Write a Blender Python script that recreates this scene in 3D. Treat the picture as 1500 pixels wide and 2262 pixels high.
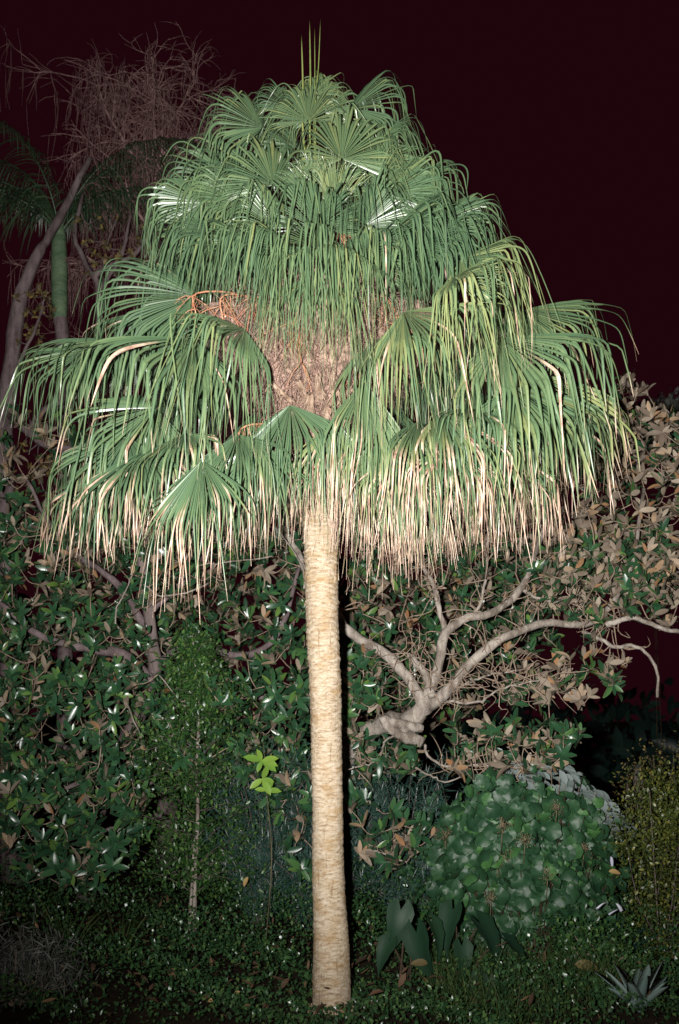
import bpy, math, random
import numpy as np
from mathutils import Vector, Matrix

random.seed(7); RNG = np.random.default_rng(7)
SC = bpy.context.scene
for o in list(bpy.data.objects): bpy.data.objects.remove(o)
COL = SC.collection

# ------------------------------------------------------------------ camera
F_PX, CX, CY = 2388.0, 750.0, 1131.0
PITCH = math.radians(10.6); CAM_H = 1.95
cd = bpy.data.cameras.new('camera'); cam = bpy.data.objects.new('camera', cd); COL.objects.link(cam)
cd.sensor_fit = 'VERTICAL'; cd.sensor_height = 36.0; cd.lens = 36.0 * F_PX / 2262.0
cd.clip_end = 600
cd.dof.use_dof = True; cd.dof.focus_distance = 7.6; cd.dof.aperture_fstop = 2.8
cam.location = (0, 0, CAM_H); cam.rotation_euler = (math.radians(90) + PITCH, 0, 0)
SC.camera = cam

# ------------------------------------------------------------------ night sky
w = bpy.data.worlds.new('World'); SC.world = w; w.use_nodes = True
bg = w.node_tree.nodes['Background']
bg.inputs['Color'].default_value = (0.0125, 0.0016, 0.0034, 1); bg.inputs['Strength'].default_value = 1.0

# ------------------------------------------------------------------ the photographer's flash (the only light of the place)
fl = bpy.data.lights.new('camera_flash', 'SPOT'); flo = bpy.data.objects.new('camera_flash', fl); COL.objects.link(flo)
fl.energy = 7300; fl.color = (1.0, 0.965, 0.93); fl.shadow_soft_size = 0.045
fl.spot_size = math.radians(78); fl.spot_blend = 1.0
flo.location = (-0.26, 0.05, 2.02)
_d = Vector((0.45, 7.76, 4.35)) - Vector(flo.location)
flo.rotation_euler = _d.to_track_quat('-Z', 'Y').to_euler()

SC.view_settings.view_transform = 'Standard'; SC.view_settings.look = 'None'
SC.view_settings.exposure = 0.0; SC.view_settings.gamma = 1.0
try: SC.view_settings.use_curve_mapping = False
except Exception: pass
SC.render.engine = 'CYCLES'

# ------------------------------------------------------------------ helpers
FW = np.array([0, math.cos(PITCH), math.sin(PITCH)]); UPV = np.array([0, -math.sin(PITCH), math.cos(PITCH)]); RT = np.array([1.0, 0, 0])
CAMP = np.array([0, 0, CAM_H])
def at(px, py, Y):
    d = FW + RT * ((px - CX) / F_PX) + UPV * ((CY - py) / F_PX)
    return CAMP + d * (Y / d[1])
def project(p):
    v = np.asarray(p, float) - CAMP; z = v @ FW
    return CX + F_PX * (v @ RT) / z, CY - F_PX * (v @ UPV) / z
def nrm(v):
    v = np.asarray(v, float); return v / (np.linalg.norm(v, axis=-1, keepdims=True) + 1e-12)
def V(*a): return np.array(a, float)

def empty(name, loc, label, cat, group=None):
    o = bpy.data.objects.new(name, None); COL.objects.link(o); o.location = loc
    o.empty_display_size = 0.1
    o['label'] = label; o['category'] = cat
    if group: o['group'] = group
    return o
def link(name, me, parent=None, base=None, kind=None):
    """mesh in world coordinates, child of an Empty standing at `base`"""
    o = bpy.data.objects.new(name, me); COL.objects.link(o)
    if parent is not None:
        o.parent = parent
        if base is not None: o.matrix_parent_inverse = Matrix.Translation(-Vector(base))
    if kind: o['kind'] = kind
    return o
def mesh(name, verts, faces, mats, attrs=None, smooth=True, mi=None):
    me = bpy.data.meshes.new(name)
    verts = np.asarray(verts, np.float32)
    faces = np.asarray(faces, np.int32) if not isinstance(faces, list) else faces
    if isinstance(faces, np.ndarray):
        n, k = faces.shape
        me.vertices.add(len(verts)); me.vertices.foreach_set('co', verts.ravel())
        me.loops.add(n * k); me.loops.foreach_set('vertex_index', faces.ravel())
        me.polygons.add(n); me.polygons.foreach_set('loop_start', np.arange(0, n * k, k, dtype=np.int32))
    else:
        me.from_pydata([tuple(v) for v in verts], [], faces)
    for m in (mats if isinstance(mats, (list, tuple)) else [mats]): me.materials.append(m)
    if mi is not None: me.polygons.foreach_set('material_index', np.asarray(mi, np.int32))
    me.polygons.foreach_set('use_smooth', np.full(len(me.polygons), smooth))
    if attrs:
        for k, a in attrs.items():
            at_ = me.attributes.new(k, 'FLOAT', 'POINT'); at_.data.foreach_set('value', np.asarray(a, np.float32))
    me.update(calc_edges=True)
    return me

class MB:
    """collects tubes and raw pieces (quads) for one mesh"""
    def __init__(s): s.v = []; s.f = []; s.n = 0; s.t = []; s.mi = []
    def add(s, v, f, tone=0.5, mi=0):
        v = np.asarray(v, float); f = np.asarray(f, int)
        s.v.append(v); s.f.append(f + s.n); s.n += len(v)
        s.t.append(np.full(len(v), tone) if np.isscalar(tone) else np.asarray(tone)); s.mi.append(np.full(len(f), mi))
    def tube(s, pts, rad, sides=6, tone=0.5, mi=0, bump=0.0):
        P = np.asarray(pts, float); n = len(P)
        R = np.full(n, rad) if np.isscalar(rad) else np.asarray(rad, float)
        T = nrm(np.gradient(P, axis=0))
        ref = V(0, 0, 1) if abs(T[0][2]) < 0.8 else V(1, 0, 0)
        A = nrm(np.cross(T[0], ref)); rings = []
        for i in range(n):
            A = nrm(A - T[i] * (A @ T[i])); B = np.cross(T[i], A)
            a = np.linspace(0, 2 * math.pi, sides, endpoint=False)
            rr = R[i] * (1 + (bump * RNG.uniform(-1, 1, sides) if bump else 0))
            rings.append(P[i] + (np.cos(a) * rr)[:, None] * A + (np.sin(a) * rr)[:, None] * B)
        v = np.concatenate(rings); f = []
        i0 = np.arange(n - 1)[:, None] * sides; j = np.arange(sides)[None, :]; j2 = (j + 1) % sides
        f = np.stack([i0 + j, i0 + j2, i0 + sides + j2, i0 + sides + j], -1).reshape(-1, 4)
        # caps as a quad fan collapsed on the centre
        c0, c1 = len(v), len(v) + 1
        v = np.concatenate([v, P[:1], P[-1:]])
        jj = np.arange(sides); jn = (jj + 1) % sides
        cap0 = np.stack([np.full(sides, c0), jn, jj, jj], -1)[:, :4]
        # use triangles encoded as separate list
        s.add(v, f, tone, mi)
        s.caps = getattr(s, 'caps', [])
        off = s.n - len(v)
        for q in range(sides):
            s.caps.append((off + c0, off + int(jn[q]), off + int(jj[q]), mi))
            s.caps.append((off + c1, off + (n - 1) * sides + int(jj[q]), off + (n - 1) * sides + int(jn[q]), mi))
    def build(s, name, mats, smooth=True):
        v = np.concatenate(s.v); f = np.concatenate(s.f); t = np.concatenate(s.t); mi = np.concatenate(s.mi)
        caps = getattr(s, 'caps', [])
        if not caps: return mesh(name, v, f, mats, {'tone': t}, smooth, mi)
        me = bpy.data.meshes.new(name)
        nq, nt = len(f), len(caps); k = f.shape[1]
        ca = np.array(caps, np.int32)
        me.vertices.add(len(v)); me.vertices.foreach_set('co', v.astype(np.float32).ravel())
        me.loops.add(nq * k + nt * 3)
        me.loops.foreach_set('vertex_index', np.concatenate([f.ravel(), ca[:, :3].ravel()]).astype(np.int32))
        me.polygons.add(nq + nt)
        me.polygons.foreach_set('loop_start', np.concatenate([np.arange(0, nq * k, k), nq * k + np.arange(0, nt * 3, 3)]).astype(np.int32))
        for m in (mats if isinstance(mats, (list, tuple)) else [mats]): me.materials.append(m)
        me.polygons.foreach_set('material_index', np.concatenate([mi, ca[:, 3]]).astype(np.int32))
        me.polygons.foreach_set('use_smooth', np.full(nq + nt, smooth))
        a = me.attributes.new('tone', 'FLOAT', 'POINT'); a.data.foreach_set('value', t.astype(np.float32))
        me.update(calc_edges=True)
        return me

def spline(pts, n):
    """Catmull-Rom through the points (any dimension)"""
    P = np.asarray(pts, float)
    if len(P) == 2: return P[0] + (P[1] - P[0]) * np.linspace(0, 1, n)[:, None]
    Q = np.vstack([2 * P[0] - P[1], P, 2 * P[-1] - P[-2]])
    u = np.linspace(0, len(P) - 1 - 1e-9, n); out = []
    for x in u:
        i = int(x); t = x - i; a, b, c, d = Q[i], Q[i + 1], Q[i + 2], Q[i + 3]
        out.append(0.5 * (2 * b + (c - a) * t + (2 * a - 5 * b + 4 * c - d) * t * t + (3 * b - a - 3 * c + d) * t ** 3))
    return np.array(out)

# ------------------------------------------------------------------ materials
class NT:
    def __init__(s, name):
        s.m = bpy.data.materials.new(name); s.m.use_nodes = True; s.t = s.m.node_tree; s.t.nodes.clear()
        s.out = s.t.nodes.new('ShaderNodeOutputMaterial'); s.p = s.t.nodes.new('ShaderNodeBsdfPrincipled')
        s.t.links.new(s.p.outputs[0], s.out.inputs[0])
    def n(s, typ, **kw):
        nd = s.t.nodes.new(typ)
        for k, v in kw.items(): setattr(nd, k, v)
        return nd
    def l(s, a, b): s.t.links.new(a, b)
    def noise(s, scale, detail=3, vec=None, rough=0.6):
        nd = s.n('ShaderNodeTexNoise'); nd.inputs['Scale'].default_value = scale
        nd.inputs['Detail'].default_value = detail; nd.inputs['Roughness'].default_value = rough
        if vec is not None: s.l(vec, nd.inputs['Vector'])
        return nd.outputs['Fac']
    def ramp(s, fac, stops):
        r = s.n('ShaderNodeValToRGB'); e = r.color_ramp.elements
        while len(e) < len(stops): e.new(0.5)
        for el, (p, c) in zip(e, stops): el.position = p; el.color = (*c, 1)
        s.l(fac, r.inputs[0]); return r.outputs[0]
    def mix(s, fac, a, b, mode='MIX'):
        m = s.n('ShaderNodeMix', data_type='RGBA', blend_type=mode)
        for sock, val in ((m.inputs['Factor'], fac), (m.inputs[6], a), (m.inputs[7], b)):
            if hasattr(val, 'is_linked') or hasattr(val, 'links'): s.l(val, sock)
            elif isinstance(val, (int, float)): sock.default_value = val
            else: sock.default_value = (*val, 1)
        return m.outputs[2]
    def math(s, op, a, b=None):
        m = s.n('ShaderNodeMath', operation=op)
        for i, x in enumerate((a, b)):
            if x is None: continue
            if isinstance(x, (int, float)): m.inputs[i].default_value = x
            else: s.l(x, m.inputs[i])
        return m.outputs[0]
    def attr(s, name):
        a = s.n('ShaderNodeAttribute'); a.attribute_name = name; return a.outputs['Fac']
    def tone(s):
        oi = s.n('ShaderNodeObjectInfo'); return s.math('FRACT', s.math('ADD', s.attr('tone'), oi.outputs['Random']))
    def bump(s, h, strength=0.3, dist=0.01):
        b = s.n('ShaderNodeBump'); b.inputs['Strength'].default_value = strength; b.inputs['Distance'].default_value = dist
        s.l(h, b.inputs['Height']); s.l(b.outputs[0], s.p.inputs['Normal'])
    def coords(s, scale=(1, 1, 1), kind='Object'):
        tc = s.n('ShaderNodeTexCoord'); mp = s.n('ShaderNodeMapping'); mp.inputs['Scale'].default_value = scale
        s.l(tc.outputs[kind], mp.inputs[0]); return mp.outputs[0]
    def set(s, color=None, rough=0.5, spec=0.5):
        if color is not None:
            if isinstance(color, tuple): s.p.inputs['Base Color'].default_value = (*color, 1)
            else: s.l(color, s.p.inputs['Base Color'])
        if isinstance(rough, (int, float)): s.p.inputs['Roughness'].default_value = rough
        else: s.l(rough, s.p.inputs['Roughness'])
        s.p.inputs['Specular IOR Level'].default_value = spec
        return s.m

def leaf_mat(name, stops, rough=0.35, spec=0.5, noise_scale=14, var=0.35):
    k = NT(name); c = k.ramp(k.tone(), stops)
    nz = k.noise(noise_scale, 3, k.coords(kind='Object'))
    dk = k.mix(k.math('MULTIPLY', nz, var), c, (0.004, 0.006, 0.003))
    k.bump(k.noise(noise_scale * 6, 2, k.coords()), 0.15, 0.004)
    return k.set(dk, rough, spec)

def bark_mat(name, c0, c1, scale=12, stretch=(1, 1, 0.35), rough=0.85):
    k = NT(name); v = k.coords(stretch)
    nz = k.noise(scale, 5, v, 0.65); nz2 = k.noise(scale * 0.25, 2, v)
    nz3 = k.noise(scale * 5, 4, k.coords(), 0.7)
    c = k.ramp(k.math('ADD', k.math('MULTIPLY', nz, 0.45), k.math('ADD', k.math('MULTIPLY', nz2, 0.3), k.math('MULTIPLY', nz3, 0.25))), [(0.41, c0), (0.58, c1)])
    k.bump(k.math('ADD', nz, k.math('MULTIPLY', nz3, .5)), 0.7, 0.02)
    return k.set(c, rough, 0.2)

def palm_leaf_mat():
    k = NT('palm_frond')
    tn = k.attr('tone'); rib = k.attr('rib'); dry = k.attr('dry')
    base = k.ramp(tn, [(0.0, (0.024, 0.064, 0.038)), (0.35, (0.058, 0.118, 0.062)), (0.7, (0.120, 0.182, 0.082)), (1.0, (0.27, 0.29, 0.11))])
    nz = k.noise(5, 3, k.coords()); base = k.mix(k.math('MULTIPLY', nz, 0.4), base, (0.030, 0.085, 0.038))
    base = k.mix(k.math('MULTIPLY', rib, 0.4), base, (0.20, 0.28, 0.13))
    d = k.math('ADD', dry, k.math('MULTIPLY', k.math('SUBTRACT', k.noise(22, 3, k.coords()), 0.5), 0.5))
    d = k.math('MULTIPLY', k.math('MINIMUM', k.math('MAXIMUM', d, 0.0), 1.0), k.math('GREATER_THAN', dry, 0.02))
    tan = k.ramp(k.noise(9, 3, k.coords()), [(0.36, (0.30, 0.175, 0.12)), (0.52, (0.56, 0.39, 0.285)), (0.68, (0.70, 0.56, 0.45))])
    c = k.mix(d, base, tan)
    r = k.math('ADD', k.math('MULTIPLY', d, 0.3), 0.36)
    k.p.inputs['Coat Weight'].default_value = 0.6; k.p.inputs['Coat Roughness'].default_value = 0.37
    return k.set(c, r, 0.8)
def trunk_mat():
    k = NT('palm_trunk')
    v0 = k.coords((1, 1, 1)); wob = k.n('ShaderNodeTexNoise'); wob.inputs['Scale'].default_value = 9; k.l(v0, wob.inputs['Vector'])
    va = k.n('ShaderNodeVectorMath', operation='MULTIPLY_ADD'); k.l(wob.outputs['Color'], va.inputs[0]); va.inputs[1].default_value = (.03, .03, .035); k.l(v0, va.inputs[2])
    mp = k.n('ShaderNodeMapping'); mp.inputs['Scale'].default_value = (7.0, 7.0, 30.0); k.l(va.outputs[0], mp.inputs[0]); v = mp.outputs[0]; fine = k.noise(2.2, 6, v, 0.75)
    v2 = k.coords((4, 4, 7)); blot = k.noise(1.6, 4, v2, 0.6)
    v3 = k.coords((60, 60, 5)); vert = k.noise(1.2, 2, v3)
    c = k.ramp(fine, [(0.36, (0.22, 0.155, 0.095)), (0.46, (0.39, 0.315, 0.22)), (0.60, (0.52, 0.45, 0.35))])
    c = k.mix(k.ramp(blot, [(0.50, (0, 0, 0)), (0.66, (0.7, 0.7, 0.7))]), c, (0.29, 0.18, 0.075))
    c = k.mix(k.math('MULTIPLY', vert, 0.25), c, (0.42, 0.30, 0.17))
    dk = k.math('MULTIPLY', k.math('POWER', k.math('SUBTRACT', 1.0, k.attr('ring')), 3.5), k.math('MULTIPLY', k.noise(7, 3, k.coords((1, 1, .6))), 1.7))
    c = k.mix(dk, c, (0.13, 0.075, 0.04))
    crack = k.ramp(k.noise(1.0, 4, k.coords((26, 26, 3)), .7), [(.60, (0, 0, 0)), (.66, (.7, .7, .7))]); c = k.mix(crack, c, (0.20, 0.125, 0.07))
    k.bump(k.math('ADD', fine, k.math('MULTIPLY', vert, 0.3)), 0.8, 0.012)
    return k.set(c, 0.85, 0.15)

M = {}
M['palm'] = palm_leaf_mat(); M['trunk'] = trunk_mat()
k = NT('petiole_green'); M['petiole'] = k.set(k.ramp(k.noise(8, 3, k.coords()), [(0.3, (0.13, 0.20, 0.05)), (0.7, (0.27, 0.30, 0.10))]), 0.4, 0.4)
M['petiole_brown'] = bark_mat('petiole_brown', (0.07, 0.045, 0.03), (0.20, 0.15, 0.08), 14)
M['fibre'] = bark_mat('palm_fibre', (0.17, 0.105, 0.085), (0.46, 0.31, 0.245), 34, (1, 1, 1))
M['boot'] = bark_mat('leaf_base_tan', (0.17, 0.105, 0.07), (0.46, 0.34, 0.25), 20, (1, 1, 0.4))
M['fruit'] = bark_mat('fruit_stalk_orange', (0.42, 0.15, 0.075), (0.58, 0.34, 0.21), 20, (1, 1, 1), 0.6)
M['mag_top'] = leaf_mat('magnolia_leaf_top', [(0, (0.014, 0.050, 0.024)), (0.7, (0.028, 0.090, 0.036)), (0.93, (0.06, 0.14, 0.04)), (1, (0.11, 0.20, 0.04))], 0.29, 0.5)
M['mag_under'] = leaf_mat('magnolia_leaf_underside', [(0, (0.12, 0.085, 0.06)), (0.35, (0.24, 0.19, 0.145)), (0.7, (0.36, 0.295, 0.22)), (0.9, (0.40, 0.27, 0.165)), (1, (0.33, 0.16, 0.07))], 0.65, 0.3, 14, .55)
M['mag_bark'] = bark_mat('magnolia_bark', (0.13, 0.105, 0.085), (0.37, 0.33, 0.285), 18)
M['twig'] = bark_mat('twig_bark', (0.20, 0.145, 0.105), (0.38, 0.29, 0.22), 30)
M['cut'] = bark_mat('sawn_wood', (0.38, 0.25, 0.19), (0.58, 0.44, 0.36), 20, (1, 1, 1))
M['dark_bark'] = bark_mat('dark_bark', (0.07, 0.05, 0.05), (0.19, 0.15, 0.14), 10)
M['grey_bark'] = bark_mat('grey_bark', (0.075, 0.055, 0.055), (0.19, 0.15, 0.15), 12)
M['red_twig'] = bark_mat('reddish_twig', (0.15, 0.085, 0.08), (0.36, 0.23, 0.215), 12)
M['small_leaf'] = leaf_mat('sapling_leaf', [(0, (0.016, 0.05, 0.014)), (0.7, (0.035, 0.095, 0.022)), (1, (0.10, 0.18, 0.04))], 0.38, 0.5)
M['feather'] = leaf_mat('feathery_leaf', [(0, (0.012, 0.038, 0.03)), (1, (0.032, 0.08, 0.06))], 0.4, 0.4)
M['ground_leaf'] = leaf_mat('ground_cover_leaf', [(0, (0.016, 0.052, 0.020)), (0.75, (0.038, 0.100, 0.034)), (1, (0.09, 0.16, 0.045))], 0.3, 0.5)
M['round_leaf'] = leaf_mat('round_shrub_leaf', [(0, (0.014, 0.055, 0.024)), (0.8, (0.026, 0.085, 0.032)), (1, (0.055, 0.16, 0.04))], 0.5, 0.45, 30, 0.5)
M['silver_leaf'] = leaf_mat('silvery_leaf', [(0, (0.12, 0.16, 0.15)), (1, (0.24, 0.29, 0.28))], 0.5, 0.4)
M['hedge_leaf'] = leaf_mat('yellow_green_leaf', [(0, (0.025, 0.042, 0.010)), (0.7, (0.065, 0.085, 0.016)), (1, (0.16, 0.16, 0.03))], 0.4, 0.4)
M['stem_dark'] = bark_mat('sapling_stem', (0.05, 0.05, 0.025), (0.13, 0.11, 0.06), 20)
M['lime_leaf'] = leaf_mat('lime_leaf', [(0, (0.12, 0.24, 0.035)), (1, (0.20, 0.33, 0.05))], 0.35, 0.5)
M['taro'] = leaf_mat('taro_leaf', [(0, (0.010, 0.036, 0.018)), (1, (0.018, 0.05, 0.024))], 0.55, 0.25, 8, 0.4)
M['taro_stalk'] = bark_mat('taro_stalk', (0.03, 0.02, 0.015), (0.07, 0.05, 0.03), 20)
M['grass'] = leaf_mat('grass_blade', [(0, (0.02, 0.048, 0.012)), (1, (0.07, 0.10, 0.03))], 0.45, 0.4)
M['agave'] = leaf_mat('agave_leaf', [(0, (0.10, 0.155, 0.14)), (1, (0.17, 0.225, 0.205))], 0.5, 0.4, 8, 0.3)
M['grey_leaf'] = leaf_mat('grey_leaf', [(0, (0.05, 0.055, 0.05)), (1, (0.11, 0.115, 0.10))], 0.6, 0.3)
M['yellow_leaf'] = leaf_mat('yellowed_leaf', [(0, (0.07, 0.055, 0.025)), (.7, (0.15, 0.115, 0.045)), (1, (0.27, 0.20, 0.06))], 0.6, 0.25)
M['dry_leaf'] = leaf_mat('fallen_leaf', [(0, (0.20, 0.09, 0.03)), (1, (0.45, 0.32, 0.13))], 0.6, 0.3)
M['litter'] = leaf_mat('leaf_litter', [(0, (0.05, 0.03, 0.02)), (.7, (0.13, 0.075, 0.045)), (1, (0.26, 0.16, 0.08))], 0.7, 0.2)
M['seed'] = bark_mat('seed_head', (0.11, 0.09, 0.05), (0.24, 0.20, 0.12), 40, (1, 1, 1))
M['pale_petal'] = leaf_mat('pale_petal', [(0, (0.40, 0.42, 0.52)), (1, (0.6, 0.6, 0.68))], 0.5, 0.4)
M['pal_far'] = leaf_mat('far_palm_leaf', [(0, (0.02, 0.05, 0.025)), (1, (0.06, 0.10, 0.05))], 0.4, 0.4)
M['shaft'] = bark_mat('crownshaft_green', (0.06, 0.11, 0.06), (0.13, 0.19, 0.11), 6, (1, 1, 3), 0.55)
k = NT('soil'); nz = k.noise(9, 6, k.coords(), 0.7)
c = k.ramp(nz, [(0.3, (0.016, 0.011, 0.008)), (0.6, (0.04, 0.028, 0.018)), (0.8, (0.07, 0.05, 0.03))])
k.bump(nz, 0.8, 0.04); M['soil'] = k.set(c, 0.95, 0.1)

# ------------------------------------------------------------------ ground
def gz(x, y):
    return (0.05 * np.sin(x * 1.7 + 1.0) * np.cos(y * 1.3) + 0.03 * np.sin(x * 4.1 + y * 3.3)) * np.clip(np.hypot(x + 0.05, y - 7.76) / 1.0 - 0.25, 0, 1)
xs = np.concatenate([-np.geomspace(160, 6.2, 14), np.linspace(-6, 6, 61), np.geomspace(6.2, 160, 14)])
ys = np.concatenate([[-60, -30, -12, -5], np.linspace(-2, 16, 73), np.geomspace(16.6, 300, 18)])
GX, GY = np.meshgrid(xs, ys); GZ = gz(GX, GY)
nx, ny = len(xs), len(ys); i = (np.arange(ny - 1)[:, None] * nx + np.arange(nx - 1)[None, :]).ravel()
o = link('ground', mesh('ground', np.stack([GX, GY, GZ], -1).reshape(-1, 3), np.stack([i, i + 1, i + nx + 1, i + nx], -1), M['soil']))
o['kind'] = 'structure'

# ------------------------------------------------------------------ THE FAN PALM
YC = 7.76
base = at(731, 2226, YC); base[2] = 0.0
PB = tuple(base)
palm = empty('fan_palm', PB, 'tall fan palm with drooping green fronds, tan-tipped skirt and pale ringed trunk', 'palm tree')
prof = [  # py, left px, right px of the trunk
    (2232, 689, 777), (2215, 690, 776), (2160, 690, 773), (2090, 692, 770), (1990, 692, 764), (1880, 691, 759), (1760, 690, 756),
    (1640, 688, 754), (1540, 684, 752), (1440, 680, 749), (1340, 676, 747), (1250, 674, 745), (1180, 671, 742), (1100, 672, 740), (1000, 670, 742), (900, 660, 752), (800, 650, 764), (700, 668, 742), (600, 690, 718)]
ctr = []; rad = []
for py, a, b in prof:
    l, r = at(a, py, YC), at(b, py, YC); ctr.append((l + r) / 2); rad.append((r[0] - l[0]) / 2)
ctr = np.array(ctr); rad = np.array(rad); ctr[0][2] = -0.03
zz = np.arange(ctr[0][2], ctr[-1][2], 0.0085)
cxz = np.interp(zz, ctr[:, 2], ctr[:, 0]); rz = np.interp(zz, ctr[:, 2], rad)
def axis_at(z): return V(np.interp(z, ctr[:, 2], ctr[:, 0]), YC, z)
nS = 72; ang = np.linspace(0, 2 * math.pi, nS, endpoint=False)
# ring scars: uneven steps
ringp = np.cumsum(RNG.uniform(0.016, 0.05, 400)); ringp = ringp[ringp < zz[-1] + 0.3]
ringh = RNG.uniform(-0.5, 1.0, len(ringp))
def ring_profile(z, a):
    zz_ = z + 0.012 * np.sin(2 * a + z * 3) + 0.008 * np.sin(5 * a + z * 11) + 0.004 * np.sin(9 * a + 2.0 * z)
    idx = np.clip(np.searchsorted(ringp, zz_), 1, len(ringp) - 1)
    t = (zz_ - ringp[idx - 1]) / (ringp[idx] - ringp[idx - 1])
    saw = (1 - t) ** 0.7
    amp = np.interp(z, [0, 1.5, 3.2, 5], [0.0022, 0.0042, 0.0085, 0.010])
    return 1.5 * amp * (0.35 + ringh[idx]) * saw, saw
tv = []; ringt = []
for z, cx_, r in zip(zz, cxz, rz):
    rp_, sw_ = ring_profile(np.full(nS, z), ang); ringt.append(sw_)
    rr = r + rp_ + 0.004 * np.sin(3 * ang + z * 2.1) * np.sin(z * 5.3) + RNG.normal(0, 0.0007, nS)
    if z < 0.10: rr = rr - 0.006 * max(0, (0.10 - z)) / 0.1
    tv.append(np.stack([cx_ + np.cos(ang) * rr, YC + np.sin(ang) * rr, np.full(nS, z)], -1))
nR = len(zz); j = np.arange(nS); i0 = np.arange(nR - 1)[:, None] * nS
tf = np.stack([i0 + j, i0 + (j + 1) % nS, i0 + nS + (j + 1) % nS, i0 + nS + j], -1).reshape(-1, 4)
link('trunk', mesh('trunk', np.concatenate(tv), tf, M['trunk'], {'ring': np.concatenate(ringt)}), palm, PB)
# flat root collar with a few root stubs
mb = MB()
for a in np.linspace(0, 2 * math.pi, 26, endpoint=False):
    a += random.uniform(-.1, .1); r0 = 0.125; L = random.uniform(0.03, 0.07)
    p0 = base + V(math.cos(a) * r0, math.sin(a) * r0, 0.03); p1 = base + V(math.cos(a) * (r0 + L), math.sin(a) * (r0 + L), -0.02)
    mb.tube(spline([p0, (p0 + p1) / 2 + V(0, 0, .008), p1], 4), random.uniform(0.006, 0.012), 5)
link('root_collar', mb.build('root_collar', M['boot']), palm, PB, 'stuff')

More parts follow.
